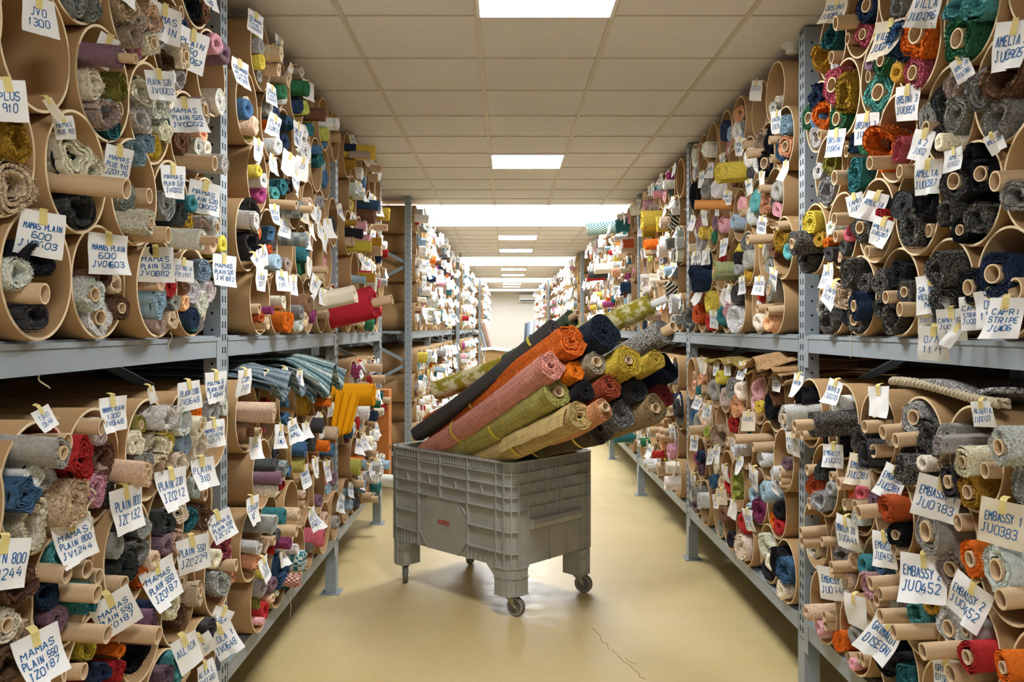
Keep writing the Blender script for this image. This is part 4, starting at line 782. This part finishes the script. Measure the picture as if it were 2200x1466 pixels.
for ca, cb_, sa, sb in ((0, 0, 1, 1), (CA, 0, -1, 1), (0, CB, 1, -1), (CA, CB, -1, -1)):
    lm = MB(); z0, z1 = .128, .297; L = .152
    P = []                                                    # leg outline: round outer corner, straight inside
    for i in range(7): a = .5*PI*i/6; P.append((.09-.082*math.cos(a), .09-.082*math.sin(a)))
    P += [(L, .008), (L, L), (.008, L)]
    P = [(ca+sa*x, cb_+sb*y) for x, y in P]; n = len(P)
    lm.add([C(x, y, z0) for x, y in P]+[C(x, y, z1) for x, y in P], [tuple(range(n)), tuple(range(2*n-1, n-1, -1))]+[(i, n+i, n+(i+1) % n, (i+1) % n) for i in range(n)])
    for z in (.236, .131, .292):
        Q = []
        for i in range(7): a = .5*PI*i/6; Q.append((.09-.088*math.cos(a), .09-.088*math.sin(a)))
        Q += [(L+.002, .002), (L+.002, L*.5), (L*.5, L+.002), (.002, L+.002)]
        Q = [(ca+sa*x, cb_+sb*y) for x, y in Q]; n = len(Q)
        lm.add([C(x, y, z-.003) for x, y in Q]+[C(x, y, z+.003) for x, y in Q], [tuple(range(n)), tuple(range(2*n-1, n-1, -1))]+[(i, n+i, n+(i+1) % n, (i+1) % n) for i in range(n)])
    for i in range(5):
        a = .5*PI*i/4; p = C(ca+sa*(.09-.085*math.cos(a)), cb_+sb*(.09-.085*math.sin(a)), 0); d = (p-C(ca+sa*.09, cb_+sb*.09, 0)).normalized()
        lm.bar(p+Vector((0, 0, z0)), p+Vector((0, 0, z1)), .005, .012, up=d)
    for q_ in ((.115, .005), (.147, .005), (.005, .115), (.005, .147)):
        p = C(ca+sa*q_[0], cb_+sb*q_[1], 0); lm.bar(p+Vector((0, 0, z0)), p+Vector((0, 0, z1)), .005, .01)
    # sloped gusset from the leg up to the box bottom
    for (u0, u1, w0, w1) in ((L, L+.07, .01, .04),):
        vs = [C(ca+sa*u0, cb_+sb*w0, .235), C(ca+sa*u0, cb_+sb*w0, .297), C(ca+sa*u1, cb_+sb*w0, .297), C(ca+sa*u0, cb_+sb*w1, .235), C(ca+sa*u0, cb_+sb*w1, .297), C(ca+sa*u1, cb_+sb*w1, .297)]
        lm.add(vs, [(0,1,2),(5,4,3),(0,2,5,3),(0,3,4,1),(1,4,5,2)])
    leg = lm.build('leg', CARTM, cart)
    c0 = C(ca+sa*.08, cb_+sb*.08, 0)
    an = {(0, 0): 2.55, (CA, 0): 1.75, (0, CB): 2.75, (CA, CB): 1.2}[(ca, cb_)]       # how each wheel has swivelled
    W = Matrix.Translation((c0.x, c0.y, 0)) @ Matrix.Rotation(an, 4, 'Z')
    def wp(x, y, z): return W @ Vector((x, y, z))
    fm = MB(); Z90 = Matrix.Rotation(-PI/2, 4, 'Y')
    fm.lathe([(.104, .002), (.104, .03), (.128, .034), (.128, .002)], 18, W @ Matrix.Rotation(-PI/2, 4, 'Y'))
    for yy in (-.021, .021):
        pts = [(.03, .108), (-.03, .108), (-.045, .062), (-.052, .05), (-.03, .05), (.0, .09)]
        vs = [wp(x, yy-.0015, z) for x, z in pts]+[wp(x, yy+.0015, z) for x, z in pts]; n = len(pts)
        fm.add(vs, [tuple(range(n)), tuple(range(2*n-1, n-1, -1))]+[(i, n+i, n+(i+1) % n, (i+1) % n) for i in range(n)])
    fm.add([wp(.03, -.0225, .108), wp(.03, .0225, .108), wp(-.03, .0225, .108), wp(-.03, -.0225, .108)], [(0, 1, 2, 3)])
    fork = fm.build('caster', ZINC, cart)
    wm = MB(); WX = W @ Matrix.Translation((-.036, 0, .0595)) @ Matrix.Rotation(PI/2, 4, 'Z')
    wm.lathe([(-.008, .002), (-.008, .012), (-.010, .04), (-.016, .045), (-.014, .056), (-.008, .0595), (.008, .0595), (.014, .056), (.016, .045), (.010, .04), (.008, .012), (.008, .002)], 32, WX, 0)
    wm.lathe([(-.0165, .043), (-.017, .047), (-.0155, .05)], 32, WX, 1); wm.lathe([(.0165, .043), (.017, .047), (.0155, .05)], 32, WX, 1)
    wm.lathe([(-.026, .002), (-.026, .009), (.026, .009), (.026, .002)], 10, WX, 2)
    wm.build('wheel', [RUB, plain('pale_tyre', lin('A8A28E'), .7, .2), ZINC], fork)
# ---------------------------------------------------------------- rolls heaped in the cart; u v of the near face in px of the photo
ELEV = math.radians(22.5)
AX = Vector((.58*math.cos(ELEV), -.815*math.cos(ELEV), math.sin(ELEV)))
CR = [ # u, v, r px, depth offset, type, colour, length, core out, text
 (1184, 784, 33, .08, 's', 'C68878', 1.48, 0, 'dusty pink woven roll with a spiral end, in front of the heap', 'weave'),
 (1229, 731, 37, 0.04, 's', 'CC6628', 1.75, 0, 'large rust-orange roll lying along the top of the heap', 'shag'),
 (1300, 712, 41, 0.0, 's', '222A36', 1.75, 0, 'fat dark navy roll with a loose spiral end, topmost of the heap', 'weave'),
 (1400, 655, 24, 0.5, 's', 'C2B24C', 1.62, .10, 'long yellow and white mottled roll lying across the back of the heap', 'mottle'),
 (1428, 713, 27, 0.0, 'k', '8A8882', 1.7, .07, 'grey flecked roll with its card core sticking far out', 'melange'),
 (1227, 684, 18, 0.40, 'k', '4C5A44', .7, .07, 'thin dark green roll with a card core behind the orange roll', 'shag'),
 (1190, 704, 21, .27, 's', '4A4846', 1.62, 0, 'charcoal smooth roll between the orange roll and the mottled roll', 'plain'),
 (1238, 795, 22, 0.0, 's', 'E07A1E', 1.5, 0, 'small bright orange roll tucked under the large orange one', 'shag'),
 (1280, 779, 27, 0.02, 'k', '9A8E7A', 1.6, .01, 'taupe flecked roll with a pale core, below the navy roll', 'weave'),
 (1351, 774, 35, 0.0, 'c', 'BFA53E', 1.65, 0, 'fat mustard-yellow roll with ragged yellow edges', 'shag'),
 (1411, 772, 22, -0.02, 's', 'B49A3E', 1.6, 0, 'small ochre roll with a neat spiral end right of the mustard roll', 'weave'),
 (1434, 790, 33, 0.02, 'f', '1E2430', 1.5, 0, 'black shaggy roll at the right rear of the heap', 'shag'),
 (1259, 838, 23, 0.0, 'f', '24252A', 1.5, 0, 'small black roll beneath the bright orange roll', 'shag'),
 (1312, 829, 28, 0.0, 's', '94452F', 1.55, 0, 'rust-red roll in the middle of the heap', 'shag'),
 (1369, 836, 29, 0.0, 'f', '38383A', 1.55, 0, 'charcoal shaggy roll right of the rust-red roll', 'shag'),
 (1428, 847, 28, 0.02, 's', '7A3230', 1.55, 0, 'dark red roll at the right edge of the heap', 'weave'),
 (1198, 843, 34, -0.02, 'k', 'A29A58', 1.7, .01, 'olive-yellow woven roll with a card core, under the dusty pink roll', 'weave'),
 (1246, 892, 32, -0.04, 's', 'B29A66', 1.6, 0, 'khaki linen roll with a loose flap, lying on the cart rim', 'weave'),
 (1294, 878, 24, -0.04, 'k', 'C08A60', .5, .03, 'peach roll with a torn card core', 'shag'),
 (1292, 918, 36, -.02, 's', '5A5040', 1.6, 0, 'dark brown tweed roll lowest at the cart corner', 'tweed'),
 (1339, 888, 33, 0.0, 'f', '35343A', 1.6, 0, 'dark charcoal roll with ragged threads, low in the heap', 'melange'),
 (1407, 878, 33, -0.02, 'k', '8A7454', 1.6, .01, 'brown roll with a black ragged end and thin core, lowest at the right', 'weave'),
]
def hero_mat(kind, colr, i):
    c = tuple(min(.85, x*1.18) for x in lin(colr)); m, nt, b = nodes(f'{kind}_cloth_{i}', .92, .12); v = coord(nt)
    def lines(sx, dist, ds=4, d='X'):
        w1 = N(nt, 'ShaderNodeTexWave', Scale=sx, Distortion=dist, Detail=3.0); w1.bands_direction = d; w1.inputs['Detail Scale'].default_value = ds
        nt.links.new(v, w1.inputs['Vector']); return w1.outputs['Fac']
    n1 = noise(nt, 26, 4, v, .75); n2 = noise(nt, 260, 3, v, .7); h = n2; col = c
    if kind in ('weave', 'tweed', 'shag'):
        st = N(nt, 'ShaderNodeMapping'); st.inputs['Scale'].default_value = (220, 14, 14); nt.links.new(v, st.inputs[0]); n3 = noise(nt, 1, 3, st.outputs[0], .7)
        st2 = N(nt, 'ShaderNodeMapping'); st2.inputs['Scale'].default_value = (5, 130, 130); nt.links.new(v, st2.inputs[0]); n4 = noise(nt, 1, 3, st2.outputs[0], .7)
        amt = {'weave': (.45, .7), 'tweed': (.2, .9), 'shag': (.55, .5)}[kind]
        col = mix(nt, amt[1], col, ramp(nt, n3, [(.34, amt[0]), (.62, 1.3)]), 'MULTIPLY'); col = mix(nt, .55, col, ramp(nt, n4, [(.36, .55), (.6, 1.2)]), 'MULTIPLY'); h = n3
    if kind == 'shag': col = mix(nt, .75, col, ramp(nt, noise(nt, 90, 4, v, .8), [(.36, .4), (.62, 1.35)]), 'MULTIPLY'); h = noise(nt, 90, 4, v, .8)
    if kind == 'melange': col = mix(nt, ramp(nt, noise(nt, 120, 4, v, .8), [(.44, 0.0), (.56, 1.0)]), (.02, .02, .022), mix(nt, .6, c, (.6, .58, .54)))
    if kind == 'tweed': col = mix(nt, ramp(nt, noise(nt, 150, 3, v, .8), [(.5, 0.0), (.62, .8)]), col, (.012, .012, .012))
    if kind == 'mottle': col = mix(nt, ramp(nt, noise(nt, 14, 3, v, .6), [(.46, 0.0), (.56, 1.0)]), lin('9C8E2C'), lin('D8D2A4'))
    col = mix(nt, .35, col, ramp(nt, n2, [(.3, .7), (.7, 1.15)]), 'MULTIPLY')
    nt.links.new(col, b.inputs['Base Color']); bump(nt, b, h, .5, .004); return m
TAPEY = plain('yellow_tape', lin('DCC850'), .6, .3)
def basis(ax, p):
    x = ax.normalized(); y = Vector((0, 0, 1)).cross(x).normalized(); z = x.cross(y)
    return Matrix(((x.x, y.x, z.x, p.x), (x.y, y.y, z.y, p.y), (x.z, y.z, z.z, p.z), (0, 0, 0, 1)))
heap = []
for i, (u, v, rp, dz, k, colr, L, co, lab, mk) in enumerate(CR):
    y = 4.62+.0011*(u-1184)+dz; r = rp*y/F*1.03
    p = Vector(((u-VU)/F*y, y, CAMH-(v-VV)/F*y)); ax = AX.copy()
    if i == 3: ax = Vector((.86, -.36, .36)).normalized()
    if i == 0: ax = (AX+Vector((0, 0, .06))).normalized()
    if i == 6: ax = Vector((.954, -1.1, .79)).normalized()
    if i in (17, 19, 20, 21): ax = (AX-Vector((0, 0, {17: .05, 19: .17, 20: .08, 21: .1}[i]))).normalized()
    heap.append([p, r, ax, L])
# settle the heap: rolls that crowd each other part along the line of sight, the lowest rest on the cart rim
e1 = Vector((0, 0, 1)).cross(AX).normalized(); e2 = AX.cross(e1); EYE = Vector((0, 0, CAMH))
y0_ = [h_[0].y for h_ in heap]
def bco(p): return (p-F0).dot(dB)
for it in range(60):
    for i in range(len(heap)):
        if i in (3, 6): continue
        for j in range(i+1, len(heap)):
            if j in (3, 6): continue
            a, b = heap[i], heap[j]; d = b[0]-a[0]; dx, dy = d.dot(e1), d.dot(e2); ov = (a[1]+b[1])*.94-math.hypot(dx, dy)
            if ov > 0:
                sg = 1 if dx > 0 else -1; ra, rb = (a[0]-EYE)/a[0].y, (b[0]-EYE)/b[0].y
                a[0] -= ra*sg*ov*.22; b[0] += rb*sg*ov*.22
    for i, h_ in enumerate(heap):
        if i in (3, 6): continue
        dyc = max(-.16, min(.2, h_[0].y-y0_[i]))+y0_[i]-h_[0].y; h_[0] += (h_[0]-EYE)/h_[0].y*dyc
        d = h_[0]-F0; t_ = -d.dot(dA)/h_[2].dot(-dA); need = ZT+.006+h_[1]*1.03/math.cos(ELEV); zc = h_[0].z-h_[2].z*t_
        if zc < need: h_[0].z += (need-zc)*.5
        ts_ = max(t_, (h_[0].z-ZT-h_[1]*.2)/h_[2].z)             # where it sinks below the rim it lies inside the long side
        if ts_ < h_[3] and bco(h_[0]-h_[2]*ts_) < h_[1]+.045: h_[0] += (h_[0]-EYE)/h_[0].y*(h_[1]+.045-bco(h_[0]-h_[2]*ts_))*.4; y0_[i] = max(y0_[i], h_[0].y-.1)
for i, h_ in enumerate(heap):                                # those at the far side slant a little inwards
    q_ = bco(h_[0]-h_[2]*1.3)+h_[1]-(CB-.06)
    if q_ > 0 and i != 3: h_[2] = (h_[2]+dB*min(.2, q_/1.3)).normalized()
print('HEAP', [(i, round((VU+F*h_[0].x/h_[0].y)), round(VV-F*(h_[0].z-CAMH)/h_[0].y)) for i, h_ in enumerate(heap)])
for i, ((u, v, rp, dz, k, colr, L, co, lab, mk), (p, r, ax, L_)) in enumerate(zip(CR, heap)):
    M = basis(ax, p); mt = hero_mat(mk, colr, i) if mk != 'plain' else plain('charcoal_felt', lin(colr), .85, .2, var=.1, vs=9)
    d_ = p-F0; L = min(L, (CA-.075-r*.6-d_.dot(dA))/(-ax).dot(dA)) if i != 3 else L
    Lr = L/r
    g = spiral_mb(300+i, {0: 6, 1: 8, 2: 9, 10: 7, 9: 6, 16: 6}.get(i, 5), .36 if k in 'kc' else .14, Lr, 32, 420, wob={0: .05, 1: .06, 2: .045}.get(i, .05), loose=.14, fr=.12, rows=16, face=260 if k in 'fc' else 60, disc=k not in 'kc')
    g.v = [tuple(r*q for q in w_) for w_ in g.v]
    # a slight sag along the roll
    g.v = [(x, y_, z_-.018*math.sin(PI*min(1, max(0, -x/L)))) for x, y_, z_ in g.v]
    ob = link('fabric_roll', g.mesh('fabric_roll', [mt, DARK]), None, M)
    tag(ob, lab, 'fabric roll', 'fabric rolls heaped in the cart')
    if k in 'kc' or co:
        R = min(.030, r*.42) if k == 'k' else .024
        cm = core_mb(R, .35, co+.004, 24, .14); cm.build('cardboard_core', [WHITE if i == 3 else CORE, CARDE, DARK], ob)
    tps = {0: [.68], 1: [.62], 3: [], 6: [.12], 16: [.38], 17: [.36], 19: [.36, .1], 5: [], 21: []}.get(i, [])
    for td in tps:                                           # strips of tape round the roll
        tb = MB(); a0 = {0: 3.0, 1: 2.4, 16: 3.0, 17: 3.0, 19: 3.2}.get(i, 2.2); n = 16; rt = r*1.035; vs = []
        for q in range(n+1):
            a = a0+2.5*q/n-1.2; xx = -td*L+.03*(q/n-.5); sg = -.018*math.sin(PI*min(1, max(0, td)))
            for ww in (-.011, .011): vs.append((xx+ww, rt*math.cos(a), rt*math.sin(a)+sg))
        # angle 0 is sideways, pi/2 up: face the strip to the viewer
        tb.add(vs, [(2*q, 2*q+1, 2*q+3, 2*q+2) for q in range(n)], 0, True); tb.build('tape', TAPEY, ob)
    if i == 17:                                              # loose flap of cloth along the roll
        fm = MB(); vs = []; nn = 14
        for q in range(nn+1):
            x = -.02-.62*q/nn
            for t_, (a, rr_) in enumerate(((2.2, r*1.0), (2.75, r*1.12), (3.25, r*1.32), (3.6, r*1.6))):
                vs.append((x+.02*math.sin(q+t_)*.3, rr_*math.cos(a), rr_*math.sin(a)*.85+.003*math.sin(q*1.3)))
        fm.add(vs, [(q*4+t_, q*4+t_+1, q*4+t_+5, q*4+t_+4) for q in range(nn) for t_ in range(3)], 0, True)
        fl = fm.build('loose_flap', mt, ob)
# ================================================================ LARGER THINGS LYING ON OR STICKING OUT OF THE RACKS
def at(u, v, X): y = F*abs(X)/abs(u-VU); return Vector((X, y, CAMH-(v-VV)*y/F))
def big_roll(label, p, ax, r, L, colr, kind, k='s', core=0, mat=None, turns=4):
    g = spiral_mb(hash_(label), turns, .3 if k == 's' else .4, L/r, 28, 200, rows=8); g.v = [tuple(r*q for q in w_) for w_ in g.v]
    ob = link('fabric_roll', g.mesh('fabric_roll', [mat or hero_mat(kind, colr, label[:8]), DARK]), None, basis(Vector(ax).normalized(), p))
    tag(ob, label, 'fabric roll', 'rolls sticking out of the racks')
    if core: core_mb(.031, L*.8, core, 20, .14).build('cardboard_core', [CORE, CARDE, DARK], ob)
    return ob
p = at(803, 652, -.82)
big_roll('red felt roll slanting out of the rack with its card core showing', p, (.95, -.12, .2), .108, .62, 'B02A38', 'felt', core=.12)
big_roll('cream cloth roll lying on top of the slanting red roll', at(762, 632, -.86)+Vector((0, 0, .0)), (.95, -.1, .2), .055, .5, 'DCCFB8', 'felt')
yb = big_roll('saffron-yellow roll sticking out below the shelf beside the red roll', at(802, 848, -.83), (1, -.05, 0), .075, .6, 'E29A12', 'felt')
fm = MB(); vs = []; nn = 18; mm_ = 12
for q in range(nn+1):
    for t_ in range(mm_+1):
        f = t_/mm_; x = -.20-.04*f+.16*(q/nn-.5)*(1-.2*f)+.10; y = -.076-.01*math.sin(q*1.1+f*3)-.05*f*.4; z = .03-.30*f*(1-.15*q/nn)
        vs.append((x-.04-.0*f+.06*f*(1-q/nn)*0, y*(1 if f > .05 else .8), z+.004*math.sin(q*2.1+f*8)))
fm.add(vs, [(q*(mm_+1)+t_, q*(mm_+1)+t_+1, (q+1)*(mm_+1)+t_+1, (q+1)*(mm_+1)+t_) for q in range(nn) for t_ in range(mm_)], 0, True)
fl = fm.build('hanging_end', yb.data.materials[0], yb)
so = fl.modifiers.new('thick', 'SOLIDIFY'); so.thickness = .006
# orange cardboard boxes at the end of the left rack
OBX = plain('orange_carton', lin('C77A3C'), .7, .3, var=.12)
for k, (z0, hh, lb) in enumerate(((SH['lower'], .44, 'orange-brown carton standing on the lower left shelf end, lower of two'), (SH['lower']+.442, .35, 'orange-brown carton with hand hole, stacked upper of two at the left rack end'))):
    bxo = empty('carton', (-1.09, 7.46, z0)); tag(bxo, lb, 'box'); mb = MB(); mb.box((-.35, -.09, 0), (.08, .09, hh)); mb.build('box_body', OBX, bxo)
    mb = MB(); mb.box((-.35, -.004, hh), (.08, .004, hh+.0012)); mb.box((.08, -.03, hh*.62), (.0812, .03, hh*.68), 1); mb.build('lid_seam', [CARDE, DARK], bxo)
# orange card core sticking out on the right, long
p = at(1493, 440, XRF-.24); g = core_mb(.028, .62, 0, 24); oc = link('cardboard_core', g.mesh('cardboard_core', [plain('orange_core_card', lin('D8924E'), .7, .3), CARDE, DARK]), None, basis(Vector((-1, .05, .01)), p))
tag(oc, 'long orange card core sticking out of the right middle rack', 'cardboard core')
def heap_cloth(name, label, cat, x0, x1, y0, y1, z, colr, kind, layers=3, amp=.012, droop=.06, side=1, mat=None, th=.008):
    """folded cloth lying on the tubes; x0 inside the rack, x1 at the aisle"""
    root = empty(name, ((x0+x1)/2, (y0+y1)/2, z)); tag(root, label, cat); mt = mat or hero_mat(kind, colr, label[:10])
    rr = random.Random(hash_(label))
    for l in range(layers):
        mb = MB(); vs = []; nx, ny = 16, 14; ph = [rr.uniform(0, 6) for _ in range(4)]; xo = rr.uniform(-.02, .03); sk = rr.uniform(-.08, .08)
        for i in range(nx+1):
            for j in range(ny+1):
                f, g = i/nx, j/ny; x = (x0-x1)/2*(1-f)+(x1-x0)/2*f; xx = -(x1-x0)/2+(x1-x0)*f*(1+.04*l)
                yy = (-(y1-y0)/2+(y1-y0)*g)*(1-.06*l)+sk*f*.4
                hump = .025*math.cos(PI*(yy/(y1-y0)))
                zz_ = l*.018+hump+amp*(math.sin(yy*26+ph[0])*.6+math.sin(yy*47+f*3+ph[1])*.5+math.sin(f*9+ph[2])*.4)
                if f > .72: zz_ -= droop*((f-.72)/.28)**1.4*(1+.6*math.sin(yy*17+ph[3]))
                vs.append((xx, yy, zz_))
        mb.add(vs, [(i*(ny+1)+j, (i+1)*(ny+1)+j, (i+1)*(ny+1)+j+1, i*(ny+1)+j+1) for i in range(nx) for j in range(ny)], 0, True)
        o = mb.build('fold', mt, root); s_ = o.modifiers.new('thick', 'SOLIDIFY'); s_.thickness = th; s_.offset = 1
    return root
def stripes(name, cols, scale):
    m, nt, b = nodes(name, .92, .1); v = coord(nt)
    w1 = N(nt, 'ShaderNodeTexWave', Scale=scale, Distortion=1.2, Detail=2.0); w1.bands_direction = 'Y'; nt.links.new(v, w1.inputs['Vector'])
    st = N(nt, 'ShaderNodeMapping'); st.inputs['Scale'].default_value = (150, 20, 20); nt.links.new(v, st.inputs[0]); n3 = noise(nt, 1, 3, st.outputs[0], .7)
    c = ramp(nt, w1.outputs['Fac'], [(i/(len(cols)-1), lin(x)) for i, x in enumerate(cols)]); c = mix(nt, .6, c, ramp(nt, n3, [(.35, .5), (.62, 1.25)]), 'MULTIPLY')
    nt.links.new(c, b.inputs['Base Color']); bump(nt, b, n3, .4, .003); return m
ztop = SH['lower']+OD+3*.268
heap_cloth('folded_fabric', 'grey-blue ribbed fabric folded over the lower middle left tubes, nearer of two', 'folded fabric', -1.75, -1.0, 3.62, 4.02, ztop-.005, '', '', 3, .008, .09, mat=stripes('rib_stripe_cloth', ['46525A', '8A979C', '5C6B72'], 5))
heap_cloth('folded_fabric', 'teal striped fabric folded over the lower middle left tubes, further of two', 'folded fabric', -1.75, -.98, 4.3, 4.95, ztop-.005, '', '', 3, .014, .11, mat=stripes('teal_stripe_cloth', ['2E4A52', '8FA8A6', '34505A', 'B9C4BC'], 4))
zr = SH['lower']+OD+3*.268
heap_cloth('folded_fabric', 'brown burlap folded on the lower middle right tubes next to the post', 'folded fabric', 1.85, 1.30, 4.02, 4.55, zr, '9C7C58', 'weave', 4, .016, .03)
heap_cloth('woven_mat', 'yellow-brown woven mat lying on the lower middle right tubes', 'mat', 1.85, 1.30, 4.7, 5.6, zr, '8E7A3C', 'weave', 2, .006, .02)
# braided rug edge on top of the front right tubes
rug = empty('braided_rug', (1.6, 2.62, SH['lower']+OD+3*.266+.012)); tag(rug, 'speckled shaggy rug with a thick braided cream edge, on the lower front right tubes', 'rug')
mb = MB(); vs = []; nx, ny = 14, 20
for i in range(nx+1):
    for j in range(ny+1):
        xx = .30-.56*i/nx; yy = -.30+.62*j/ny; vs.append((xx, yy, .012+.012*math.sin(yy*16)+.01*math.sin(xx*20)))
mb.add(vs, [(i*(ny+1)+j, (i+1)*(ny+1)+j, (i+1)*(ny+1)+j+1, i*(ny+1)+j+1) for i in range(nx) for j in range(ny)], 0, True)
ro = mb.build('rug_pile', hero_mat('melange', '6A6660', 'rug'), rug); s_ = ro.modifiers.new('thick', 'SOLIDIFY'); s_.thickness = .016
mb = MB()
for st_ in range(3):
    pts = []
    for q in range(150):
        f = q/149; yy = -.32+.66*f; a = f*58+st_*2*PI/3; pts.append((-.265+.016*math.sin(a)+.02*math.sin(f*3.1), yy, .018+.007*math.sin(2*a)+.012*math.sin(yy*6)))
    mb.tube(pts, .0085, 7)
mb.build('braid', plain('cream_rope', lin('B9AC92'), .9, .1, var=.2, vs=60), rug)
# loose threads
def thread(label, pts, r=.0014):
    mb = MB(); mb.tube(pts, r, 5); tag(mb.build('thread', THREAD), label, 'thread')
def hang(u, v0, v1, X, wig=.01, n=12, bend=0):
    a, b = at(u, v0, X), at(u, v1, X); b.y = a.y; b.x = a.x
    return [(a.x+wig*math.sin(i*.9)*.5, a.y+wig*math.sin(i*.7)+bend*(i/n)**2, a.z+(b.z-a.z)*i/n) for i in range(n+1)]
thread('pale loose thread hanging below the upper left shelf beam', hang(80, 790, 838, -1.115, .006, 10, .05), .002)
thread('cream yarn end hanging from the brown shaggy roll on the left', hang(195, 1050, 1140, -1.0, .012, 12, .0), .0022)
thread('fine thread hanging down from the lower middle left tubes to the floor', hang(624, 1240, 1326, -1.02, .006))
thread('pale thread beneath the grey ribbed tube near the left upright', hang(365, 715, 775, -1.06, .008))
thread('pale thread hanging over the right shelf beam', hang(1829, 715, 770, 1.33, .004))
thread('long pale thread hanging beside the left upright', hang(455, 975, 1090, -1.03, .006))
# things far down the aisle
def pole(label, u0, v0, u1, v1, y, r, colr, nm='cardboard_core'):
    a = Vector(((u0-VU)/F*y, y+.25, CAMH-(v0-VV)/F*y)); b = Vector(((u1-VU)/F*y, y, CAMH-(v1-VV)/F*y)); d = (b-a); k = (a.z-.005)/(a.z-b.z); b = a+d*k
    mb = MB(); L = (b-a).length; mb.lathe([(0, r), (L, r), (L, r*.8), (0, r*.8), (0, r)], 16, basis((b-a).normalized(), a)); tag(mb.build(nm, plain(f'pole_{label[:9]}', lin(colr), .7, .2)), label, 'cardboard core' if nm == 'cardboard_core' else 'pole')
pole('long beige card core leaning upright against the far left rack', 1036, 695, 1058, 770, 17.5, .045, 'BFA286')
pole('long pale pink card core leaning upright beside the beige one', 1040, 693, 1066, 775, 17.2, .04, 'CDB0A2')
pole('slim grey pole leaning at the far left rack foot', 1034, 715, 1050, 775, 17.0, .03, '8E9298', 'leaning_pole')
for k in range(3): pole(['dark grey pole leaning at the far right rack', 'mid grey pole leaning beside the dark one at the far right rack', 'pale grey pole leaning foremost at the far right rack'][k], 1133+6*k, 696-3*k, 1129+5*k, 760, 19.0-.3*k, .05, ['4A525E', '7A828E', 'AEB4BC'][k], 'leaning_pole')
bxo = empty('carton', (-.2, 17.0, 0)); tag(bxo, 'brown carton standing in the aisle far behind the cart, white cloth on it', 'box')
mb = MB(); mb.box((-.22, -.2, 0), (.2, .2, 1.28)); mb.build('box_body', CARD, bxo)
heap_cloth('folded_fabric', 'white cloth heaped on the brown carton far behind the cart', 'folded fabric', -.5, .08, 16.75, 17.25, 1.285, 'E4E2E0', 'felt', 2, .02, .05)
print('SINGLES', sum(t.single for t in TUBES), sum(o.single for o in ROLLS if o.k != 't'), sum(1 for o in ROLLS if o.k == 't' and o.single), len(TAGS), {k: len(v) for k, v in MERGE.items()})
